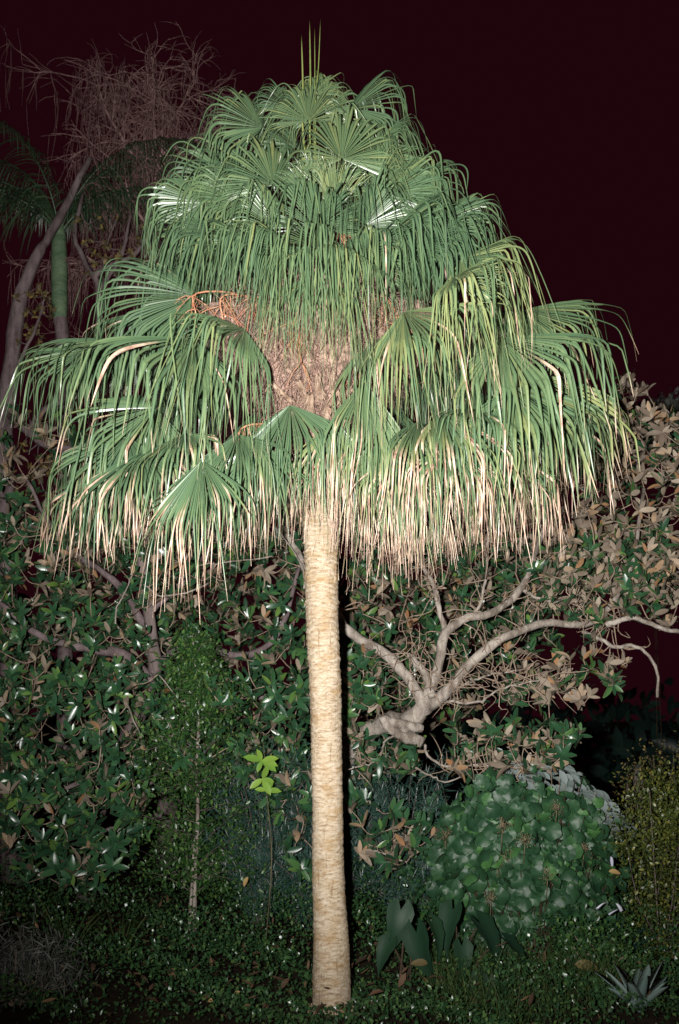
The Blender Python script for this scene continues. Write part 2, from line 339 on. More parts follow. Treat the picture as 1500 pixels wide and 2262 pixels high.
def frond_mesh(hub, az, e, L, droop=1.0, dryfrac=0.05, tone=0.4, span=118, jf=0.41, N=56, wscale=1.0, stiff=0.0, fold=0.30, face=None):
    M_ = 28; droop = droop * random.uniform(.75, 1.35); jf = jf * random.uniform(.82, 1.12)
    u = V(math.cos(az), math.sin(az), 0); zup = V(0, 0, 1)
    c = math.cos(e) * u + math.sin(e) * zup
    n = -math.sin(e) * u + math.cos(e) * zup
    if face is None: face = random.uniform(0.1, 1.0)
    n = n + face * V(0, -1, 0); n = nrm(n - c * (n @ c))
    b = np.cross(n, c)
    roll = random.uniform(-0.25, 0.25)
    b, n = math.cos(roll) * b + math.sin(roll) * n, -math.sin(roll) * b + math.cos(roll) * n
    sp = math.radians(span); th = np.linspace(-sp, sp, N) + RNG.normal(0, 0.006, N); dth = 2 * sp / (N - 1)
    Ls = L * (0.74 + 0.26 * np.cos(th)) * RNG.uniform(0.84, 1.08, N)
    J = L * jf * (0.80 + 0.20 * np.cos(th)) * np.where(RNG.random(N) < .16, RNG.uniform(.6, .9, N), RNG.uniform(0.9, 1.08, N))
    kink = RNG.random(N) < 0.3
    sb = J * RNG.uniform(0.92, 1.5, N); sig = np.where(kink, 0.03, RNG.uniform(0.05, 0.13, N))
    kb = RNG.uniform(2.2, 4.5, N) * droop / (sig * 1.77)
    wav = 0.05 * np.sin(th * 3 + random.uniform(0, 6))
    d = nrm(np.cos(th)[:, None] * c + np.sin(th)[:, None] * b - n * (fold * np.abs(np.sin(th)) ** 1.5 - 0.10 * np.cos(th) + wav)[:, None])
    S = nrm(-np.sin(th)[:, None] * c + np.cos(th)[:, None] * b)
    S = nrm(S - d * np.sum(S * d, 1)[:, None])
    ro = RNG.normal(0, .16, N)[:, None]; S = S * np.cos(ro) + np.cross(d, S) * np.sin(ro); pdepth = RNG.uniform(.45, 1.1, N)[:, None, None]
    P = np.repeat(hub[None, :], N, 0) + d * 0.012
    ds = (Ls / M_)[:, None]
    sway = RNG.normal(0, 0.10, (N, 3)); sway[:, 2] = 0
    g = V(0, 0, -1) + 0.25 * u
    tw = RNG.normal(0, 2.0, N)
    half = math.tan(dth / 2) * wscale
    pos, dirs, side, wid, sv = [], [], [], [], []
    for i in range(M_ + 1):
        s = Ls * i / M_
        wj = np.minimum(s, J) * half * np.where(s < J * .6, 1.03, .96)
        fr = np.clip((s - J) / (Ls - J), 0, 1)
        wd = np.maximum(wj * (1 - fr) ** 0.75 * np.where(fr > 0, 1 - 0.28 * np.minimum(fr * 5, 1), 1), 0.0009)
        pos.append(P.copy()); dirs.append(d.copy()); side.append(S.copy()); wid.append(wd); sv.append(s / Ls)
        kk = np.where(s < J * 0.8, 0.35 * droop, 1.3 * droop + kb * np.exp(-((s - sb) / sig) ** 2))
        tgt = np.where((s > J)[:, None], V(0, 0, -1) + sway, g)
        d = nrm(d + tgt * kk[:, None] * ds * (1 - stiff))
        d = nrm(d + RNG.normal(0, 0.012, (N, 3)) * (s > J)[:, None])
        S = nrm(S - d * np.sum(S * d, 1)[:, None])
        rot = (tw * ds[:, 0] * (s > J * 1.05))[:, None]
        S = nrm(S * np.cos(rot) + np.cross(d, S) * np.sin(rot))
        P = P + d * ds
    pos = np.stack(pos, 1); dirs = np.stack(dirs, 1); side = np.stack(side, 1); wid = np.stack(wid, 1)[..., None]; sv = np.stack(sv, 1)
    Nn = np.cross(side, dirs)
    A = pos - side * wid; pl = np.where(sv[..., None] < jf * 1.1, 0.8, 0.38) * pdepth; B = pos + Nn * wid * pl; C = pos + side * wid
    verts = np.stack([A, B, C], 2).reshape(-1, 3)
    df = dryfrac * RNG.uniform(0.1, 1.7, N); df = np.where(RNG.random(N) < dryfrac * 0.25, 0.75, df)
    dry = np.clip((sv - (1 - df)[:, None]) / 0.16, 0, 1) * (dryfrac > 0.001)
    tn = np.clip(tone + random.gauss(0, .10) + RNG.normal(0, 0.15, N)[:, None] + 0.35 * np.clip((sv - (1 - df[:, None] - 0.25)) / 0.3, 0, 1) * min(1, dryfrac * 4) + 0.2 * kink[:, None] * (sv > 0.35), 0, 1)
    rib = np.zeros((N, M_ + 1, 3)); rib[:, :, 1] = 1
    attrs = {'dry': np.repeat(dry[..., None], 3, 2).ravel(), 'tone': np.repeat(tn[..., None], 3, 2).ravel(), 'rib': rib.ravel()}
    keep = np.nonzero(RNG.random(N) > .06)[0]
    s0 = (keep[:, None] * (M_ + 1) + np.arange(M_)[None, :]).ravel() * 3
    q = np.concatenate([np.stack([s0, s0 + 1, s0 + 4, s0 + 3], -1), np.stack([s0 + 1, s0 + 2, s0 + 5, s0 + 4], -1)])
    return mesh('frond', verts, q, M['palm'], attrs, False), c, u

def frond(px, py, az, e, L=1.15, dry=0.05, tone=0.4, r=None, zb=None, brown=False, dyo=None, **kw):
    a = math.radians(az); ee = math.radians(e)
    x0 = at(px, py, YC)[0] - axis_at(at(px, py, YC)[2])[0]
    ca = math.cos(a)
    if r is None: r = abs(x0 / ca) if abs(ca) > 0.4 else 0.8
    dy = max(-1.35, min(1.2, r * math.sin(a)))
    if dyo is not None: dy = dyo
    hub = at(px, py, YC + dy)
    me, c, u = frond_mesh(hub, a, ee, L, dryfrac=dry, tone=tone, **kw)
    fo = link('frond', me, palm, PB)
    if zb is None: zb = float(np.interp(hub[2], [4.0, 4.8, 5.6, 6.6], [4.25, 4.6, 5.05, 5.35]))
    p0 = axis_at(zb) + u * 0.05; d = hub - p0; ln = np.linalg.norm(d)
    p1 = p0 + (u * 0.35 + V(0, 0, 0.6)) * ln * 0.42; p2 = hub - c * ln * 0.25
    if e < -25: p2 = hub - (c * 0.6 + u * 0.4) * ln * 0.25 + V(0, 0, 0.02)
    t = np.linspace(0, 1, 14)[:, None]
    pts = (1 - t) ** 3 * p0 + 3 * (1 - t) ** 2 * t * p1 + 3 * (1 - t) * t * t * p2 + t ** 3 * hub
    pts = np.vstack([pts, hub + c * 0.05, hub + c * 0.16]); rr = np.concatenate([np.linspace(0.019, 0.0095, 14), [0.007, 0.002]])
    mb = MB(); mb.tube(pts, rr, 6)
    po = link('petiole', mb.build('petiole', M['petiole_brown' if brown else 'petiole']), fo, PB)
    return fo

FR = [  # hub px, py, azimuth, elevation, length, dry, tone, options
    # back of the crown first
    (650, 330, 150, 50, 0.95, 0.0, 0.3, dict(r=.5)), (770, 330, 40, 50, 0.95, 0.0, 0.3, dict(r=.5)), (620, 560, 110, 20, 1.2, 0.0, 0.2, dict(r=.7)), (790, 560, 70, 20, 1.2, 0.0, 0.2, dict(r=.7)),
    (520, 500, 150, 25, 1.2, 0.0, 0.25, {}), (880, 480, 35, 28, 1.2, 0.0, 0.25, {}), (400, 560, 160, 12, 1.25, 0.02, 0.25, {}),
    (1040, 560, 25, 14, 1.25, 0.02, 0.25, {}), (330, 690, 160, 0, 1.25, 0.05, 0.25, {}), (1130, 680, 20, 0, 1.25, 0.06, 0.25, {}),
    (560, 700, 130, -5, 1.2, 0.05, 0.2, dict(r=.75)), (850, 700, 50, -5, 1.2, 0.05, 0.2, dict(r=.75)), (1060, 760, 30, -5, 1.25, .08, .2, {}), (480, 780, 150, -12, 1.2, .1, .2, {}), (940, 800, 40, -15, 1.2, .12, .2, {}),
    (560, 900, 130, -30, 1.1, 0.2, 0.25, dict(r=.7)), (860, 900, 50, -30, 1.1, 0.2, 0.25, dict(r=.7)), (400, 880, 165, -20, 1.15, 0.15, 0.25, {}),
    (1060, 860, 25, -15, 1.25, 0.2, 0.25, {}), (250, 940, 170, -20, 1.1, 0.2, 0.25, {}), (1140, 930, 15, -25, 1.1, 0.3, 0.3, {}),
    (610, 1000, 115, -55, 0.9, 0.3, 0.3, dict(r=.5, span=80)), (930, 990, 55, -45, 1.0, 0.4, 0.3, dict(r=.6)), (1040, 1000, 35, -35, 0.95, 0.5, 0.4, dict(r=.9)),
    # top tier, young upright fans
    (712, 245, 80, 78, 0.66, 0.0, 0.6, dict(r=.12, stiff=.2, jf=.5)),
    (680, 268, 110, 74, 0.72, 0.0, 0.65, dict(dyo=-.15, stiff=.3, jf=.55, span=85)),
    (757, 348, 78, 70, 0.82, 0.0, 0.55, dict(dyo=-.42, stiff=.3, jf=.56, span=105)), (830, 375, 40, 58, .8, 0.0, .45, dict(dyo=-.2, stiff=.2, jf=.5, face=1.4)),
    (596, 404, 112, 66, 0.84, 0.0, 0.55, dict(dyo=-.42, stiff=.3, jf=.56, span=105)),
    (785, 240, 12, 48, 0.95, 0.0, 0.45, dict(r=.28, face=.8)), (562, 275, 160, 52, 0.9, 0.0, 0.35, dict(face=1.6, jf=.48, dyo=-.1)),
    (842, 315, 0, 34, 1.0, 0.0, 0.4, dict(jf=.36, face=.5)), (690, 205, 60, 68, .7, 0.0, 0.5, dict(r=.15)), (630, 240, 150, 60, .75, 0., .45, dict(r=.3, face=1)),
    (700, 500, -95, 30, 1.0, 0.0, 0.4, dict(r=.55, span=85)), (738, 478, -85, 76, 0.55, 0.0, 0.55, dict(r=.4, span=42, jf=.6)), (838, 440, -30, 62, 0.72, 0.0, 0.55, dict(r=.45, span=60, jf=.5)), (690, 440, -100, 70, .55, 0., .45, dict(r=.3, span=50, jf=.55)),
    (540, 395, 172, 40, 1.05, 0.0, 0.35, dict(face=1.2, jf=.45)), (892, 425, 25, 45, 0.9, 0.0, 0.4, dict(face=1.8, jf=.5, dyo=-.4)), 
    # middle tier
    (478, 405, 170, 40, 1.0, 0.0, 0.3, dict(face=1.3, jf=.45)), (380, 448, 172, 36, 0.95, 0.0, 0.4, dict(face=1.8, jf=.48, dyo=-.25)), (492, 450, -165, 38, 1.1, 0.02, 0.5, dict(face=.9, jf=.42)),
    (600, 500, -125, 40, 0.95, 0.0, 0.4, dict(r=.55, jf=.42, span=90)), (465, 525, -165, 20, 1.2, 0.02, 0.45, dict(face=.8)), (545, 550, -145, 14, 1.2, 0.02, 0.35, dict(r=.7)), (420, 520, 178, 24, 1.15, 0.0, 0.3, dict(face=1.)),
    (702, 548, -92, 2, 1.4, 0.06, 0.68, dict(r=.8, jf=.3, span=80, fold=.6)), (680, 572, -105, -15, 1.1, 0.04, 0.45, dict(r=.75, span=60, fold=.4)), (728, 560, -80, -20, 1.25, 0.06, 0.55, dict(r=.78, span=55, fold=.3)), (705, 600, -92, -40, 1.0, 0.08, 0.5, dict(r=.75, span=55)), (640, 560, -118, 8, 1.1, 0.02, 0.35, dict(r=.7, span=85)), (830, 560, -55, 8, 1.15, 0.02, 0.35, dict(r=.7, span=90)), (590, 560, -132, 8, 1.1, 0.02, 0.3, dict(r=.75, span=95)), (775, 570, -65, 5, 1.15, 0.03, 0.4, dict(r=.65, fold=.5, span=95)),
    (900, 430, -20, 40, 1.05, 0.0, 0.4, dict(face=1.2, jf=.45)), (868, 530, -50, 18, 1.2, 0.0, 0.35, dict(r=.7)), (815, 505, -70, 34, 1.0, 0.0, 0.4, dict(r=.55, span=90)),
    (945, 405, 0, 34, 0.95, 0.0, 0.35, dict(face=.6)), (1000, 505, 10, 30, 1.05, 0.0, 0.4, dict(face=1.8, jf=.48, dyo=-.35)), (1055, 490, 0, 32, 1.05, 0.0, 0.5, dict(face=1.2, jf=.42)), (955, 545, -30, 14, 1.2, 0.0, 0.4, {}), (925, 500, -30, 25, 1.15, 0, .3, dict(face=.9)),
    (1085, 580, -22, 10, 1.25, 0.10, 0.6, dict(jf=.34, zb=4.8)), (1042, 615, -45, 0, 1.25, 0.15, 0.68, dict(jf=.30, fold=.55, span=95, zb=4.72)), (905, 682, -52, -20, 1.25, 0.12, 0.5, dict(span=80, zb=4.65, r=.95)),
    (1205, 690, -4, 4, 1.1, 0.12, 0.45, dict(face=.9)), (1130, 740, -25, -12, 1.35, 0.12, 0.45, {}),
    (400, 662, -176, 20, 1.35, 0.10, 0.35, dict(jf=.45, face=.9, span=85)), (165, 775, 178, -8, 1.0, 0.06, 0.25, dict(face=.8)), (250, 760, 176, -4, 1.15, 0.06, 0.3, {}),
    (415, 752, -150, -8, 1.3, 0.10, 0.5, dict(r=1.25)), (535, 732, -122, -8, 1.4, 0.10, 0.5, dict(r=.95, jf=.32, span=85, fold=.5)),
    (818, 752, -60, -20, 1.1, 0.06, 0.4, dict(r=.6, span=80)), (1195, 822, -8, -26, 1.15, 0.16, 0.6, dict(jf=.48, face=1.)),
    # lower skirt
    (805, 846, -78, -74, 1.42, 0.34, 0.5, dict(r=.72, span=42, fold=.1, jf=.3)), (640, 900, -108, -66, 1.0, 0.16, 0.3, dict(r=.55, brown=True, zb=4.75, span=70)),
    (742, 935, -80, -74, 0.9, 0.45, 0.5, dict(r=.5, brown=True, zb=4.72, span=50)),
    (440, 1012, -118, -64, 1.05, 0.42, 0.25, dict(jf=.46, span=62, r=1.15)), (325, 908, -165, -14, 1.15, 0.22, 0.35, dict(jf=.45, face=1.)), (215, 1040, 178, -26, 0.9, 0.28, 0.3, dict(face=1.)),
    (350, 985, -170, -34, 1.0, 0.35, 0.35, dict(face=.8)), (290, 1000, -160, -35, .95, .3, .35, {}),
    (930, 925, -52, -46, 1.1, 0.38, 0.4, dict(r=.72, jf=.45, span=62)), (990, 905, -30, -26, 1.15, 0.36, 0.4, dict(jf=.46, span=80, face=.8)), (1100, 975, -18, -32, 1.0, 0.42, 0.5, dict(jf=.5, span=78, face=1.)),
    (922, 1030, -62, -52, 0.72, 0.2, 0.4, dict(r=.7, span=48)), (850, 940, -72, -70, 1.1, 0.45, 0.5, dict(r=.6, span=60)), (1010, 990, -50, -45, 0.92, 0.45, 0.45, dict(r=.9, span=80)), (890, 1000, -68, -62, .95, .5, .5, dict(r=.6, span=60)),
    (700, 1000, -100, -74, 0.5, 0.6, 0.5, dict(r=.25, span=40)), (575, 985, -120, -58, .85, .25, .35, dict(r=.6, span=70)), (1060, 900, -26, -20, 1.1, .22, .35, {}), (260, 960, -172, -22, 1.1, .22, .3, dict(face=.6)), (395, 960, -150, -32, 1.05, .3, .35, {}), (520, 965, -130, -48, 1.0, .3, .35, dict(r=.8, span=85)),
    (1180, 890, -10, -24, 1.1, .2, .4, {}), (1150, 850, -22, -20, 1.1, .15, .35, {}), (760, 960, -82, -72, .85, .5, .5, dict(r=.42, span=50)),
]
for px, py, az, e, L, dry, tone, kw in FR:
    side_ = abs(math.cos(math.radians(az)))
    k_ = float(np.interp(py, [200, 350, 420, 560, 650, 760], [.90, .84, .80, .80, .86, .95]))
    k_ = min(k_, float(np.interp(py, [860, 900], [1, .95])));  py = py + random.uniform(-8, 8); px = 705 + (px - 705) * (1 - (1 - k_) * side_); L = L * (1 - .10 * side_ * (py < 640)) * (.88 if 440 < py < 590 and abs(px - 705) > 60 and dry < .09 else 1)
    frond(px, py, az, e, L, dry, tone, **kw)

# spear leaves at the tip
for px, y0, y1, dx in ((685, 330, 45, -1), (669, 300, 78, -3), (699, 260, 42, 9), (694, 300, 62, 1)):
    mb = MB(); a, b = at(px - dx * .3, y0, YC), at(px + dx, y1, YC)
    pts = spline([axis_at(5.3), a, (a + b) / 2 + V(.004, 0, 0), b], 16)
    mb.tube(pts, np.interp(np.linspace(0, 1, 16), [0, .55, .85, 1], [.009, .009, .007, .001]) * (1 if dx < 5 and dx != 1 else .55), 5)
    link('spear_leaf', mb.build('spear_leaf', M['petiole']), palm, PB)

# fibrous crown base: lumpy mat + loose strands
nu, nv = 64, 40; fv = []
top, bot = at(705, 645, YC)[2], at(705, 1010, YC)[2]
for iv in range(nv + 1):
    t = iv / nv; z = bot + (top - bot) * t
    R = np.interp(t, [0, .12, .35, .6, .82, 1], [.12, .20, .36, .64, .74, .22])
    a = np.linspace(0, 2 * math.pi, nu, endpoint=False)
    rr = R * (1 + 0.12 * np.sin(5 * a + 4 * t) + 0.10 * np.sin(11 * a - 9 * t) + RNG.normal(0, 0.07, nu))
    ax = axis_at(z); fv.append(np.stack([ax[0] + np.cos(a) * rr, YC + np.sin(a) * rr, z + RNG.normal(0, .01, nu)], -1))
i0 = np.arange(nv)[:, None] * nu; j = np.arange(nu)
ff = np.stack([i0 + j, i0 + (j + 1) % nu, i0 + nu + (j + 1) % nu, i0 + nu + j], -1).reshape(-1, 4)
link('fibre_mat', mesh('fibre_mat', np.concatenate(fv), ff, M['fibre']), palm, PB)
mb = MB()
for q in range(8000):
    a = random.uniform(0, 2 * math.pi); t = random.random() ** 0.8; z = bot + (top - bot) * t
    R = np.interp(t, [0, .12, .35, .6, .82, 1], [.12, .20, .36, .64, .74, .22]) * random.uniform(.97, 1.10)
    ax = axis_at(z); p = V(ax[0] + math.cos(a) * R, YC + math.sin(a) * R, z)
    tang = V(-math.sin(a), math.cos(a), 0); rd = V(math.cos(a), math.sin(a), 0)
    d = nrm(tang * random.gauss(0, 1) + V(0, 0, random.gauss(-.3, 1)) + rd * random.uniform(0, .5)) * random.uniform(.06, .26)
    pts = np.array([p, p + d * .5 + rd * .03, p + d + V(0, 0, -.03)])
    mb.tube(pts, random.uniform(.0012, .0032), 3)
link('loose_fibres', mb.build('loose_fibres', M['fibre']), palm, PB, 'stuff')
# pale broken leaf bases in the middle of the crown base
for px, py, dy, r0, r1 in ((655, 838, -.50, .05, .018), (700, 832, -.56, .055, .02), (735, 862, -.54, .05, .015), (672, 880, -.50, .055, .022), (720, 905, -.46, .05, .02), (640, 915, -.44, .045, .015), (690, 930, -.42, .05, .02), (752, 925, -.42, .04, .015), (610, 850, -.48, .04, .012), (780, 850, -.48, .04, .015)):
    p = at(px, py, YC + dy); ax = axis_at(p[2] - .12); m_ = ax + (p - ax) * .55 + V(0, 0, -.03)
    pts = spline([ax, m_, p + V(random.uniform(-.05, .05), 0, random.uniform(-.02, .03))], 10); n_ = len(pts)
    mb = MB(); mb.tube(pts, np.linspace(r0, r1, n_) * (1 + RNG.normal(0, .08, n_)), 9, bump=.18)
    for q in range(14):   # torn sheath fibres hanging off the stub
        b0 = pts[random.randint(4, 9)]; d = V(random.gauss(0, .05), random.gauss(-.01, .03), -random.uniform(.03, .14)); mb.tube(spline([b0, b0 + d * .5 + V(0, -.02, .01), b0 + d], 4), np.linspace(.006, .0015, 4), 4)
    link('leaf_base', mb.build('leaf_base', M['boot']), palm, PB)
# orange fruit stalks
for px, py, dy, h, s in ((490, 655, -.72, .34, 1), (660, 735, -.68, .40, 1), (655, 690, -.7, .3, .8), (850, 655, -.66, .34, 1), (935, 705, -.62, .42, 1), (760, 520, -.62, .20, .8), (560, 660, -.72, .25, .8), (430, 650, -.55, .3, .8), (790, 800, -.5, .3, .6), (530, 950, -.4, .35, .7)):
    mb = MB(); p = at(px, py, YC + dy); ax = axis_at(p[2] + .05)
    st = ax + (p - ax) * .45
    main = spline([st, (st + p) / 2 + V(0, 0, .06), p, p + V(random.uniform(-.04, .04), -.02, -h * .55)], 12); mb.tube(main, np.linspace(.011, .004, 12), 5)
    for q in range(int(13 * s)):
        b0 = main[random.randint(4, 11)]; d = V(random.gauss(0, .10), random.uniform(-.08, .03), -random.uniform(.05, .24))
        br = spline([b0, b0 + d * .5 + V(0, 0, .02), b0 + d], 5); mb.tube(br, np.linspace(.0042, .0015, 5), 4)
        for z in range(3):
            c0 = br[random.randint(1, 4)]; mb.tube(np.array([c0, c0 + V(random.gauss(0, .03), random.gauss(0, .02), -random.uniform(.02, .07))]), .0015, 3)
    link('fruit_stalk', mb.build('fruit_stalk', M['fruit']), palm, PB)

# ------------------------------------------------------------------ leaves
def leaf_base_mesh(wd=.2, curl=.1, fold=.15, n=5, two=True, tipw=1.0, th=0.012):
    """leaf of unit length along +Y, upper face +Z; returns verts, quads, material index"""
    t = np.linspace(0, 1, n) if n < 7 else np.array([0, .15, .35, .6, .82, .94, 1.]); w_ = wd * np.sin(np.pi * np.clip(t * .93 + .04, 0, 1)) ** .7; w_[0] = .012; w_[-1] = .03 if n > 5 else .004
    z = -curl * (t - .1) ** 2
    top = np.stack([np.stack([-w_, t, z + fold * w_], -1), np.stack([0 * w_, t, z], -1), np.stack([w_, t, z + fold * w_], -1)], 1).reshape(-1, 3)
    i = (np.arange(n - 1)[:, None] * 3 + np.arange(2)[None, :]).ravel()
    f = np.stack([i, i + 1, i + 4, i + 3], -1); mi = np.zeros(len(f), int)
    if not two: return top, f, mi
    bot = top - V(0, 0, th)
    return np.concatenate([top, bot]), np.concatenate([f, f[:, ::-1] + len(top)]), np.concatenate([mi, mi + 1])
def round_leaf_base(n=20, lobes=5, depth=.12, cup=.15):
    a = np.linspace(0, 2 * math.pi, n, endpoint=False) + math.pi / 2
    r = .5 * (1 + depth * np.cos(lobes * (a - math.pi / 2)) + 0.0)
    r = r * (1 - .35 * np.exp(-((np.mod(a - math.pi * 1.5 + math.pi, 2 * math.pi) - math.pi) / .35) ** 2))
    ring = np.stack([np.cos(a) * r, .5 + np.sin(a) * r, cup * (r * 1.4) ** 2 - .05 * np.cos(lobes * a)], -1)
    mid = np.stack([np.cos(a) * r * .5, .45 + np.sin(a) * r * .5, np.full(n, .015)], -1)
    v = np.concatenate([ring, mid, [[0, .4, -.02]]]); j = np.arange(n); jn = (j + 1) % n
    f = np.stack([j, jn, n + jn, n + j], -1)
    # centre: quads over pairs of mid vertices
    jj = np.arange(0, n, 2); f2 = np.stack([n + jj, n + (jj + 1) % n, n + (jj + 2) % n, np.full(len(jj), 2 * n)], -1)
    f = np.concatenate([f, f2]); f = f[:, ::-1] if False else f
    return v, f, np.zeros(len(f), int)

def frame(pos, y, zhint, s):
    y = nrm(y); x = nrm(np.cross(y, zhint)); z = np.cross(x, y)
    m = np.eye(4); m[:3, 0] = x * s; m[:3, 1] = y * s; m[:3, 2] = z * s; m[:3, 3] = pos
    return m
def join_leaves(name, bases, mats4, mat, smooth=True):
    V_, F_, T_, I_ = [], [], [], []; off = 0
    pick = RNG.integers(0, len(bases), len(mats4))
    A = np.array(mats4)
    for b, (bv, bf, bm) in enumerate(bases):
        S_ = A[pick == b]
        if not len(S_): continue
        v = np.einsum('nij,kj->nki', S_[:, :3, :3], bv) + S_[:, None, :3, 3]
        n = len(S_); V_.append(v.reshape(-1, 3))
        F_.append((bf[None] + (off + np.arange(n) * len(bv))[:, None, None]).reshape(-1, bf.shape[1])); off += n * len(bv)
        T_.append(np.repeat(RNG.random(n), len(bv))); I_.append(np.tile(bm, n))
    return mesh(name, np.concatenate(V_), np.concatenate(F_), mat, {'tone': np.concatenate(T_)}, smooth, np.concatenate(I_))
def leaf_objects(bases_me, mats4, parent, PBase, name='leaf'):
    inv = Matrix.Translation(-Vector(PBase))
    for m in mats4:
        o = bpy.data.objects.new(name, random.choice(bases_me)); COL.objects.link(o)
        o.parent = parent; o.matrix_parent_inverse = inv; o.matrix_basis = Matrix(m.tolist())
def split_near(mats4, n=300):
    """the n leaves that show largest: nearest the camera, inside the frame and not behind the palm's skirt"""
    A = np.array(mats4); sc = []
    for m in A:
        px, py = project(m[:3, 3]); d = np.linalg.norm(m[:3, 3] - CAMP)
        bad = not (0 < px < 1500 and 0 < py < 2262) or (90 < px < 1300 and py < 1250) or (670 < px < 770)
        sc.append(d + (100 if bad else 0))
    o = np.argsort(sc); return [A[i] for i in o[:n]], [A[i] for i in o[n:]]

MAGB = [leaf_base_mesh(.18, c, f, n=7) for c, f in ((.05, .25), (.22, .15), (.35, .3), (-.08, .2))]
MAGM = [mesh('leaf', v, f, [M['mag_top'], M['mag_under']], {'tone': np.zeros(len(v))}, True, mi) for v, f, mi in MAGB]

def rosette(p, ax, out, n=None, L=(.12, .19), tl=(20, 78)):
    ax = nrm(ax); n = n or random.randint(6, 10); ph = random.uniform(0, 6.28)
    r1 = nrm(np.cross(ax, V(.3, .7, .2))); r2 = np.cross(ax, r1)
    for i in range(n):
        a = ph + i * 2.4; t = math.radians(random.uniform(*tl)); rd = math.cos(a) * r1 + math.sin(a) * r2
        y = math.cos(t) * ax + math.sin(t) * rd; z = math.sin(t) * ax - math.cos(t) * rd
        out.append(frame(p - ax * i * .007, y, z + RNG.normal(0, .25, 3), random.uniform(*L)))

def grow_twigs(nodes, ends, mb, r0=.0035, maxd=1.2, sag=.15):
    """attach each end point to the nearest node of the growing skeleton"""
    nodes = [np.asarray(n) for n in nodes]; rest = [np.asarray(e) for e in ends]
    N_ = np.array(nodes); dist = np.array([np.min(np.linalg.norm(N_ - e, axis=1)) for e in rest])
    for k in np.argsort(dist):
        e = rest[k]; D = np.linalg.norm(N_ - e, axis=1); i = int(np.argmin(D)); p = N_[i]; d = e - p; ln = D[i]
        mid = p + d * .5 + RNG.normal(0, .12, 3) * ln + V(0, 0, -sag * ln)
        pts = spline([p, mid, e], 7); mb.tube(pts, np.linspace(r0 * (1 + 1.2 * min(ln, 1)), r0 * .8, 7), 4)
        N_ = np.vstack([N_, pts[2:]])

# ------------------------------------------------------------------ the pale-limbed magnolia right of the palm
def limb_pts(seq, n): return spline([at(*q) for q in seq], n)
MR = at(660, 2080, 10.6); MR[2] = 0.0; MRB = tuple(MR)
mag_r = empty('magnolia_tree', MRB, 'magnolia with pale bare forking limbs and a sawn stub beside the palm trunk', 'tree')
nodes = []
def limb(parent, pb, seq, r0, r1, name='branch', mat='mag_bark', n=22, sides=9, store=nodes):
    pts = spline(seq, n) if isinstance(seq[0], np.ndarray) else limb_pts(seq, n)
    pts = pts + RNG.normal(0, .006, pts.shape)
    mb = MB(); mb.tube(pts, np.linspace(r0, r1, n) * .88 * (1 + .07 * np.sin(np.arange(n) * 1.3) + RNG.normal(0, .04, n)), sides, bump=.09)
    store.extend(list(pts[2:])); return link(name, mb.build(name, M[mat]), parent, pb)
limb(mag_r, MRB, [MR - V(0, 0, .05), at(700, 1900, 10.55), at(735, 1740, 10.4), at(790, 1640, 10.2), at(850, 1598, 10.0), at(905, 1590, 9.75), at(935, 1560, 9.7)], .11, .085, 'trunk', 'mag_bark', 30)
limb(mag_r, MRB, [(940, 1575, 9.7), (922, 1530, 9.68), (880, 1470, 9.7), (820, 1425, 9.75), (765, 1390, 9.8), (742, 1350, 9.85), (690, 1290, 10.0), (655, 1215, 10.2), (630, 1180, 10.3)], .065, .03)
limb(mag_r, MRB, [(935, 1570, 9.7), (955, 1510, 9.65), (972, 1450, 9.6), (985, 1400, 9.55), (1020, 1370, 9.55), (1085, 1355, 9.6), (1130, 1325, 9.7), (1155, 1295, 9.75), (1190, 1200, 9.9), (1230, 1080, 10.1)], .062, .022)
limb(mag_r, MRB, [(984, 1402, 9.56), (968, 1340, 9.6), (955, 1285, 9.65), (930, 1245, 9.7), (935, 1200, 9.8), (990, 1120, 9.9)], .032, .014)
limb(mag_r, MRB, [(1045, 1360, 9.57), (1062, 1330, 9.6), (1075, 1260, 9.65), (1078, 1180, 9.7), (1110, 1060, 9.8)], .018, .010)
limb(mag_r, MRB, [(950, 1560, 9.7), (990, 1525, 9.6), (1030, 1475, 9.55), (1085, 1425, 9.5), (1140, 1395, 9.5), (1210, 1375, 9.6), (1290, 1380, 9.7), (1340, 1350, 9.9), (1400, 1240, 10.1), (1420, 1080, 10.2)], .062, .02)
limb(mag_r, MRB, [(1290, 1395, 9.7), (1335, 1415, 9.6), (1360, 1430, 9.6), (1400, 1425, 9.55), (1432, 1450, 9.5), (1452, 1490, 9.5), (1450, 1540, 9.5)], .022, .013)
limb(mag_r, MRB, [(1340, 1380, 9.75), (1400, 1365, 9.7), (1470, 1390, 9.7), (1560, 1400, 9.8)], .030, .018)
limb(mag_r, MRB, [(1150, 1300, 9.75), (1185, 1320, 9.7), (1240, 1332, 9.65), (1280, 1328, 9.65)], .018, .008)
limb(mag_r, MRB, [(985, 1550, 9.65), (1060, 1550, 9.6), (1110, 1520, 9.5), (1180, 1505, 9.45), (1230, 1500, 9.4)], .014, .006)
limb(mag_r, MRB, [(960, 1550, 9.7), (1030, 1510, 9.6), (1090, 1490, 9.5), (1150, 1480, 9.45)], .012, .006)
limb(mag_r, MRB, [(935, 1640, 9.72), (955, 1680, 9.6), (1010, 1695, 9.5), (1060, 1690, 9.45), (1130, 1695, 9.4), (1210, 1695, 9.4)], .014, .007)
limb(mag_r, MRB, [(905, 1690, 9.7), (950, 1715, 9.55), (985, 1728, 9.5), (1020, 1715, 9.5), (1050, 1700, 9.5)], .010, .005)
limb(mag_r, MRB, [(880, 1610, 9.8), (850, 1640, 9.7), (830, 1680, 9.6), (760, 1700, 9.5)], .012, .007)
